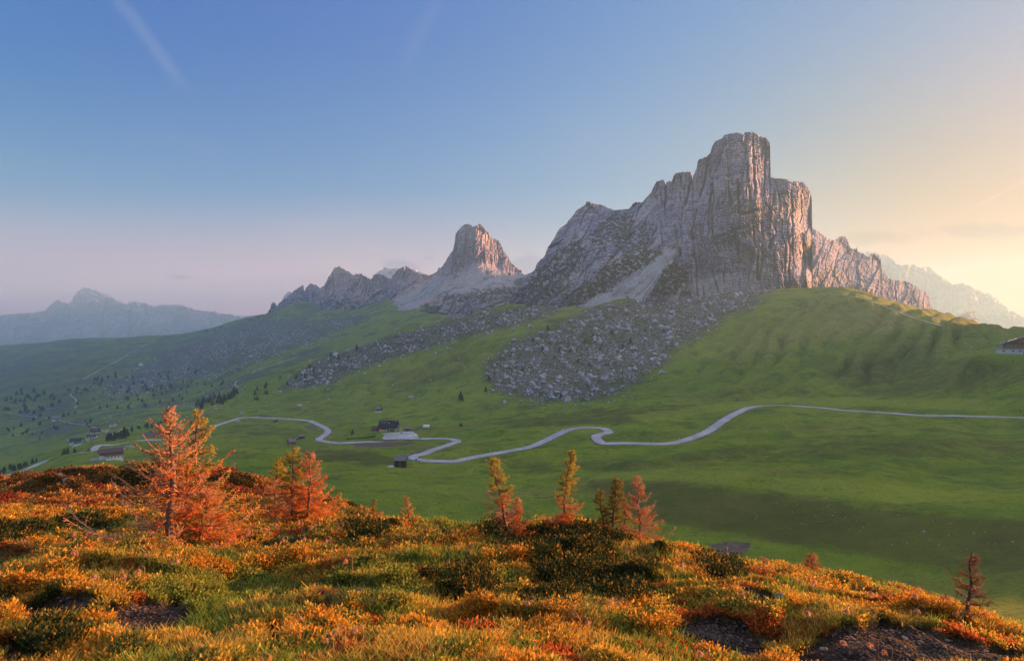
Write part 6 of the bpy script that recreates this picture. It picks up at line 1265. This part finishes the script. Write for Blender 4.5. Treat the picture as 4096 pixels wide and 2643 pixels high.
larch(785, 2162, 1632, 190, 'tall yellow-green larch growing close against the big bare larch', 0.78, 0.07, 60, 1.0, 'col', 0.5, 0.9, 1, 2, 1.0, 1.2)
larch(800, 2172, 1950, 215, 'low red-twigged young larch at the right foot of the big bare larch', 0.0, 0.1, 44, 1.3, 'cone', 1.6, 0.4, 0, 22, 1.0, 0.9)
larch(1105, 2088, 1826, 150, 'bushy orange larch on the left of the second clump', 0.35, 0.03, 46, 1.1, 'wild', 0.6, 0.3, 0, 3)
larch(1172, 2086, 1786, 130, 'golden-topped larch in the middle of the second clump', 0.5, 0.04, 46, 1.1, 'col', 0.6, 0.3, 0, 4)
larch(1232, 2085, 1800, 150, 'red-orange bare larch on the right of the second clump', 0.0, 0.05, 60, 1.3, 'cone', 0.9, 0.3, 0, 5)
larch(2018, 2138, 1826, 110, 'leaning larch with green top and dead lower branches left of centre', 0.45, -0.12, 52, 1.0, 'col', 0.5, 0.2, 0, 6)
larch(2045, 2170, 1985, 110, 'low bare reddish larch at the foot of the leaning one', 0.0, 0.18, 40, 1.2, 'wild', 0.8, 0.3, 1, 7)
larch(2238, 2116, 1790, 110, 'yellow-green larch with clean lower trunk near the picture centre', 0.62, 0.12, 46, 1.0, 'wild', 0.4, 0.1, 0, 8)
larch(2238, 2118, 2050, 75, 'bare reddish sapling ring at the foot of the central larch', 0.0, 0.02, 20, 1.2, 'cone', 0.5, 0.8, 0, 23)
larch(2418, 2145, 1950, 58, 'dark green larch, left one of the three slim ones', 0.95, -0.02, 30, 1.0, 'col', 0.2, 0.1, 0, 9, 0.6, group=None)
larch(2454, 2142, 1905, 70, 'dark green larch, tallest of the three slim ones', 0.95, 0.02, 40, 1.0, 'col', 0.2, 0.1, 0, 10, 0.6)
larch(2495, 2140, 1972, 46, 'dark green larch, right one of the three slim ones', 0.95, 0.03, 28, 1.0, 'col', 0.2, 0.1, 0, 11, 0.6)
larch(2543, 2160, 1893, 130, 'bare larch with spreading pale branches right of three slim green ones', 0.0, 0.03, 56, 1.0, 'wild', 0.5, 0.55, 0, 12, dry=0.2)
larch(1648, 2094, 1958, 36, 'small leaning bare larch alone near the brow', 0.0, -0.16, 30, 0.9, 'wild', 0.5, 0.3, 0, 13)
larch(1490, 2078, 1990, 24, 'tiny green larch sapling at the brow beside a red one', 0.9, 0.05, 20, 0.9, 'col', 0.2, 0.1, 0, 14, 0.7)
larch(1514, 2088, 2034, 26, 'tiny red bare larch sapling at the brow', 0.0, 0.15, 20, 1.0, 'wild', 1.2, 0.3, 0, 15)
larch(1352, 2030, 1962, 24, 'small yellowish sapling on the far mound right of the second clump', 0.9, 0.05, 18, 0.9, 'col', 0.2, 0.1, 0, 16)
larch(3245, 2292, 2196, 42, 'small red-orange larch on the right brow', 0.0, 0.0, 34, 1.2, 'cone', 1.0, 0.6, 0, 17)
larch(3052, 2290, 2208, 48, 'bare branching shrub-like larch on the right brow', 0.0, 0.05, 16, 0.8, 'wild', 0.3, 0.3, 0, 18)
larch(3866, 2458, 2194, 105, 'dark-trunked sparse larch leaning on the far right brow', 0.0, 0.10, 40, 0.85, 'wild', 0.0, 0.1, 0, 19, 0.55, 1.2, dry=0.04)
larch(3784, 2430, 2360, 32, 'small bare larch left of the dark leaning one', 0.0, 0.0, 22, 1.0, 'wild', 0.4, 0.2, 0, 20)
# ------------------------------------------------------------------ bushes
def bush(px, py, rx, hz, label, cat, col, tip, n, seed, name, leaf=0.03, parts=True):
    r = np.random.default_rng(seed); p = fgpt(px, py); sc = p[1] / F0; R = rx * sc; H = hz * sc; t = thing(name, p, 0, label, cat); lod = max(1, p[1] / 9)
    a = r.uniform(0, 2*pi, n); q = r.random(n) ** 0.5; x = np.cos(a) * q * R; y = np.sin(a) * q * R * 0.8; hh = H * (1 - q ** 2.4) * (0.75 + 0.35 * perlin(x * 5 / R + seed, y * 5 / R, seed)); z = hh * r.random(n) ** 0.35
    z = z + fgz(p[0] + x, p[1] + y) - p[2]
    d = unit(np.stack([x / R + r.normal(0, .5, n), y / R + r.normal(0, .5, n), 0.8 + r.normal(0, .4, n)], 1)); top = z > 0
    C = np.where((r.random(n) < tip)[:, None], (0.36, 0.17, 0.025), col); C = ctint(C, n, 0.25)
    v, f, c = leaves(np.stack([x, y, z], 1), d, r.uniform(.7, 1.3, n) * leaf * lod, r.uniform(.35, .5, n) * leaf * lod, C); mesh_np('foliage', v, f, MAT_LEAF, t, smooth_=False, colors={'tint': c})
    m = 26; a = r.uniform(0, 2*pi, m); P_ = np.zeros((m, 3)); D_ = unit(np.stack([np.cos(a), np.sin(a), r.uniform(.3, 1.2, m)], 1)); v, ff, c = spikes(P_, D_, np.full(m, H * 0.9), np.full(m, 0.006 * lod), ctint((0.12, 0.07, 0.045), m)); mesh_mixed('branches' if False else 'stem', v, ff, c, MAT_TWIG, t)
    return t
DKC = (0.030, 0.050, 0.014)
for a in [(560,1935,150,85,'dark dwarf pine thicket behind the left side of the big bare larch','bush',(0.05,0.05,0.014),0.25,9000,1,'dwarf_pine',.035),(480,1915,60,38,'rounded dark dwarf pine left of the thicket','bush',(0.06,0.055,0.014),0.2,3000,2,'dwarf_pine',.03),(930,1925,110,32,'low dark dwarf pine on the crest between the two larch clumps','bush',(0.045,0.04,0.014),0.08,4000,3,'dwarf_pine',.03),
          (1405,2012,34,24,'small dark dwarf pine at the right end of the far mound','bush',(0.04,0.045,0.014),0.08,1500,4,'dwarf_pine',.03),(1560,2098,55,22,'dark dwarf pine along the brow left of the small leaning larch','bush',DKC,0.05,2500,5,'dwarf_pine',.03),
          (200,1918,40,28,'rounded ochre juniper on the left skyline of the mound','bush',(0.12,0.085,0.02),0.15,2200,6,'juniper_bush',.03),
          (2330,2200,150,50,'largest dark green alpine rose bush at the centre brow','bush',DKC,0.14,11000,7,'alpine_rose_bush',.035),(2500,2330,120,45,'broad dark alpine rose bush below the bare spreading larch','bush',DKC,0.16,9000,8,'alpine_rose_bush',.035),(1840,2360,125,50,'dark alpine rose bush in the middle of the orange heath','bush',DKC,0.14,9000,9,'alpine_rose_bush',.035),
          (2880,2290,70,40,'dark alpine rose bush near the small red larch','bush',DKC,0.10,5000,10,'alpine_rose_bush',.033),(1450,2145,80,26,'low dark alpine rose bush left of centre near the brow','bush',DKC,0.12,5000,11,'alpine_rose_bush',.033),(80,2140,90,26,'low dark bush at the left edge','bush',DKC,0.12,4500,12,'alpine_rose_bush',.033),(350,2105,90,20,'low dark bush left of the big bare larch','bush',DKC,0.12,4500,13,'alpine_rose_bush',.033),
          (2650,2195,36,30,'small dark bush at the right foot of the bare spreading larch','bush',DKC,0.15,2500,14,'alpine_rose_bush',.03),(170,2600,95,60,'dark green shrub in the bottom left corner','bush',(0.04,0.065,0.02),0.08,5000,15,'alpine_rose_bush',.025),(1250,2420,50,40,'small leafy shrub on the edge of turf left of centre','bush',(0.10,0.10,0.03),0.3,2000,16,'alpine_rose_bush',.022)]:
    bush(*a)
# ------------------------------------------------------------------ rocks in the turf
FR = M('turf_rock', 0.85, 0.2); fp = FR.objpos(); FR.color(FR.mix(FR.step(FR.noise(5, 5, 0.65, fp), 0.35, 0.65), (0.20, 0.14, 0.12), (0.42, 0.34, 0.30))); FR.bump(FR.noise(14, 4, 0.7, fp), 0.7, 0.1)
for k, (x, y, w, f, lab) in enumerate([(3122,2388,50,.55,'pale split rock in the heath near the right brow'),(3150,2415,26,.5,'small rock leaning on the pale split rock'),(3080,2636,66,.6,'grey block of rock at the bottom edge on bare earth'),(3298,2600,42,.5,'tilted reddish rock on the right bare earth'),(917,2422,44,.25,'thin flat slab right of the earth patch'),(294,2520,24,.6,'small reddish stone between two earth patches'),(478,2507,24,.35,'small flat stone on the left earth patch'),
                                         (343,2076,30,.35,'flat pale stone before the low dark bush'),(238,1912,34,.9,'pinkish rock on top of the left mound'),(262,1926,30,.6,'low rock cluster stone right of the pinkish one'),(292,1922,34,.5,'pale slab at the right end of the mound rocks'),(3620,2552,34,.35,'pale twisted piece of stone on dark scree at right'),(3790,2560,24,.5,'small reddish stone on the right scree'),(3940,2598,30,.3,'flat stone near the right end of the scree')]):
    p = fgpt(x, y); s = w * 0.5 * p[1] / F0; V = chip(IC2, np.random.default_rng(200 + k), 7, f * 1.2, 0.05) * s; o = mesh_np('rock', V, IC2[1], FR.m, smooth_=False); o.location = (p[0], p[1], p[2] + s * f * 0.4); o.rotation_euler = (0.15, -0.1, k * 1.3); tag(o, lab, 'rock')
# gravel on the bare earth
q = in_poly(EARTH[3], 2200, br); q = np.concatenate([q, in_poly(EARTH[2], 1100, br), in_poly(EARTH[0], 700, br), in_poly(EARTH[1], 300, br)]); P_, ok = fgray(q[:, 0], q[:, 1]); P_ = P_[ok]; P_ = P_[earth_at(P_) > 0.4]; Vs, Fs, Cs, o_ = [], [], [], 0
for k, p in enumerate(P_):
    V = ICs[k % 12] * (0.006 + 0.012 * br.random() ** 2.5 + (0.02 if k % 37 == 0 else 0)) * p[1] / 6 * np.array([1.3, 1, .6]); a = br.uniform(0, 6.28); c, s = cos(a), sin(a)
    Vs.append(np.stack([V[:, 0]*c - V[:, 1]*s + p[0], V[:, 0]*s + V[:, 1]*c + p[1], V[:, 2] + p[2] + .004], 1)); Fs.append(IC1[1] + o_); o_ += len(V); Cs.append(np.tile(np.array([(0.05,0.036,0.032)]) * br.uniform(0.6, 3.2), (len(V), 1)))
gm_ = M('gravel_stones', 0.9, 0.1); gm_.color(gm_.attr('tint').outputs['Color'])
tag(mesh_np('gravel', np.concatenate(Vs), np.concatenate(Fs), gm_.m, smooth_=False, colors={'tint': np.concatenate(Cs)}), 'small dark stones strewn on the bare earth patches', None, None, 'stuff')
# ------------------------------------------------------------------ nodding seed heads of pasque flowers
FL_ = [(309,2214,1),(115,2172,1),(304,2146,1),(313,2222,1),(31,2279,1),(458,2290,-1.6),(579,2283,1),(675,2242,-1),(560,2165,-1),(873,2188,1),(931,2168,1),(1010,2138,1),(1076,2126,1),(598,2226,1),(394,2308,1),(986,2150,1),(1159,2463,-1.5),(1381,2520,1.5),(1453,2518,1.5),(1333,2560,1.5),(1080,2630,1.5),(1010,2134,1),(1077,2125,1),(1150,2165,1),(1200,2160,-1),(1263,2118,1),(1323,2165,1),(1118,2103,1),(1210,2098,1),(1410,2242,1),(1371,2112,1),
       (2138,2404,1),(2471,2412,1),(2504,2410,1),(2274,2452,-1),(2322,2488,-1),(2838,2612,1.6),(2527,2206,1),(2758,2258,1),(2997,2366,1),(3231,2325,-1),(3695,2382,1),(3518,2375,1),(3490,2450,1),(3263,2450,1),(3415,2440,1),(3514,2573,1.3),(3569,2600,1.3),(3854,2452,1),(3398,2562,1),(3700,2448,1)]
MAT_HAIR = leaf_mat('seed_plume', 0.5); stemm = simple('hairy_stem', (0.40, 0.20, 0.14), 0.9, 0.2, 30)
def side_word(k, x, y):
    row = 'at the very bottom' if y > 2540 else 'low in the turf' if y > 2400 else 'in mid hillside' if y > 2230 else 'near the brow'
    col = 'at the left edge' if x < 330 else 'left of the big bare larch' if x < 620 else 'below the big bare larch' if x < 950 else 'below the second clump' if x < 1300 else 'left of centre' if x < 1900 else 'right of centre' if x < 2700 else 'below the small red larch' if x < 3300 else 'before the bare scree' if x < 3650 else 'near the right edge'
    return row + ', ' + col
for k, (x, y, sz) in enumerate(FL_):
    dirn = 1 if sz > 0 else -1; sz = abs(sz); hd = 20 * (1.0 if y > 2230 else 0.75); p = fgpt(x, min(2700, y + 62 * sz if y > 2230 else y + 30)); sc = p[1] / F0; H = (min(2700, y + 62 * sz if y > 2230 else y + 30) - y + 22) * sc; H = min(H, 0.30)
    t = thing('pasque_flower', p, lr.uniform(-0.5, 0.5) if dirn > 0 else pi + lr.uniform(-.5, .5), 'fluffy nodding seed head ' + side_word(k, x, y), 'flower', 'nodding seed heads ' + side_word(k, x, y).split(',')[0])
    s = np.linspace(0, 1, 12); a = np.clip((s - 0.55) / 0.45, 0, 1) * pi; rr_ = H * 0.17; st = np.stack([-rr_ * (1 - np.cos(a)), 0 * s, np.where(s < 0.55, s / 0.55 * H * 0.83, H * 0.83 + rr_ * np.sin(a))], 1)
    V, F = tube(st, 0.0026 * max(1, p[1] / 6), 5); mesh_np('stem', V, F, stemm, t); e = st[-1]
    n = 90; an = lr.uniform(0, 2*pi, n); dv = unit(np.stack([np.cos(an) * lr.uniform(.1, .75, n), np.sin(an) * lr.uniform(.1, .75, n), -lr.uniform(.35, 1.0, n)], 1)); L = np.full(n, hd * sc * 1.15) * lr.uniform(.6, 1.1, n)
    v, f, c = leaves(np.repeat(e[None], n, 0), dv, L, L * 0.09, ctint((0.60, 0.34, 0.22), n, 0.2)); mesh_np('seed_head', v, f, MAT_HAIR, t, smooth_=False, colors={'tint': c})
for k, (x, y) in enumerate([(1293,2370),(1436,2360),(1360,2415),(1300,2397),(1663,2315),(2458,2485),(2850,2640),(3162,2370),(3340,2545)]):
    p = fgpt(x, y + 14); sc = p[1] / F0; t = thing('gentian', p, k, 'tiny violet-blue flower ' + ('left of centre in the green turf' if x < 1700 else 'in the orange turf right of centre'), 'flower', 'violet gentians ' + ('left' if x < 1700 else 'right'))
    V, F = tube([(0,0,0),(0,0,14*sc)], .003, 4); mesh_np('stem', V, F, stemm, t); n = 12; an = lr.uniform(0, 6.28, n); dv = unit(np.stack([np.cos(an)*.5, np.sin(an)*.5, np.full(n, .8)], 1)); v, f, c = leaves(np.repeat(np.array([[0,0,10*sc]]), n, 0), dv, np.full(n, 14*sc), np.full(n, 7*sc), ctint((0.09,0.05,0.42), n, .1)); mesh_np('petals' if False else 'blossom', v, f, MAT_HAIR, t, smooth_=False, colors={'tint': c})
haze()
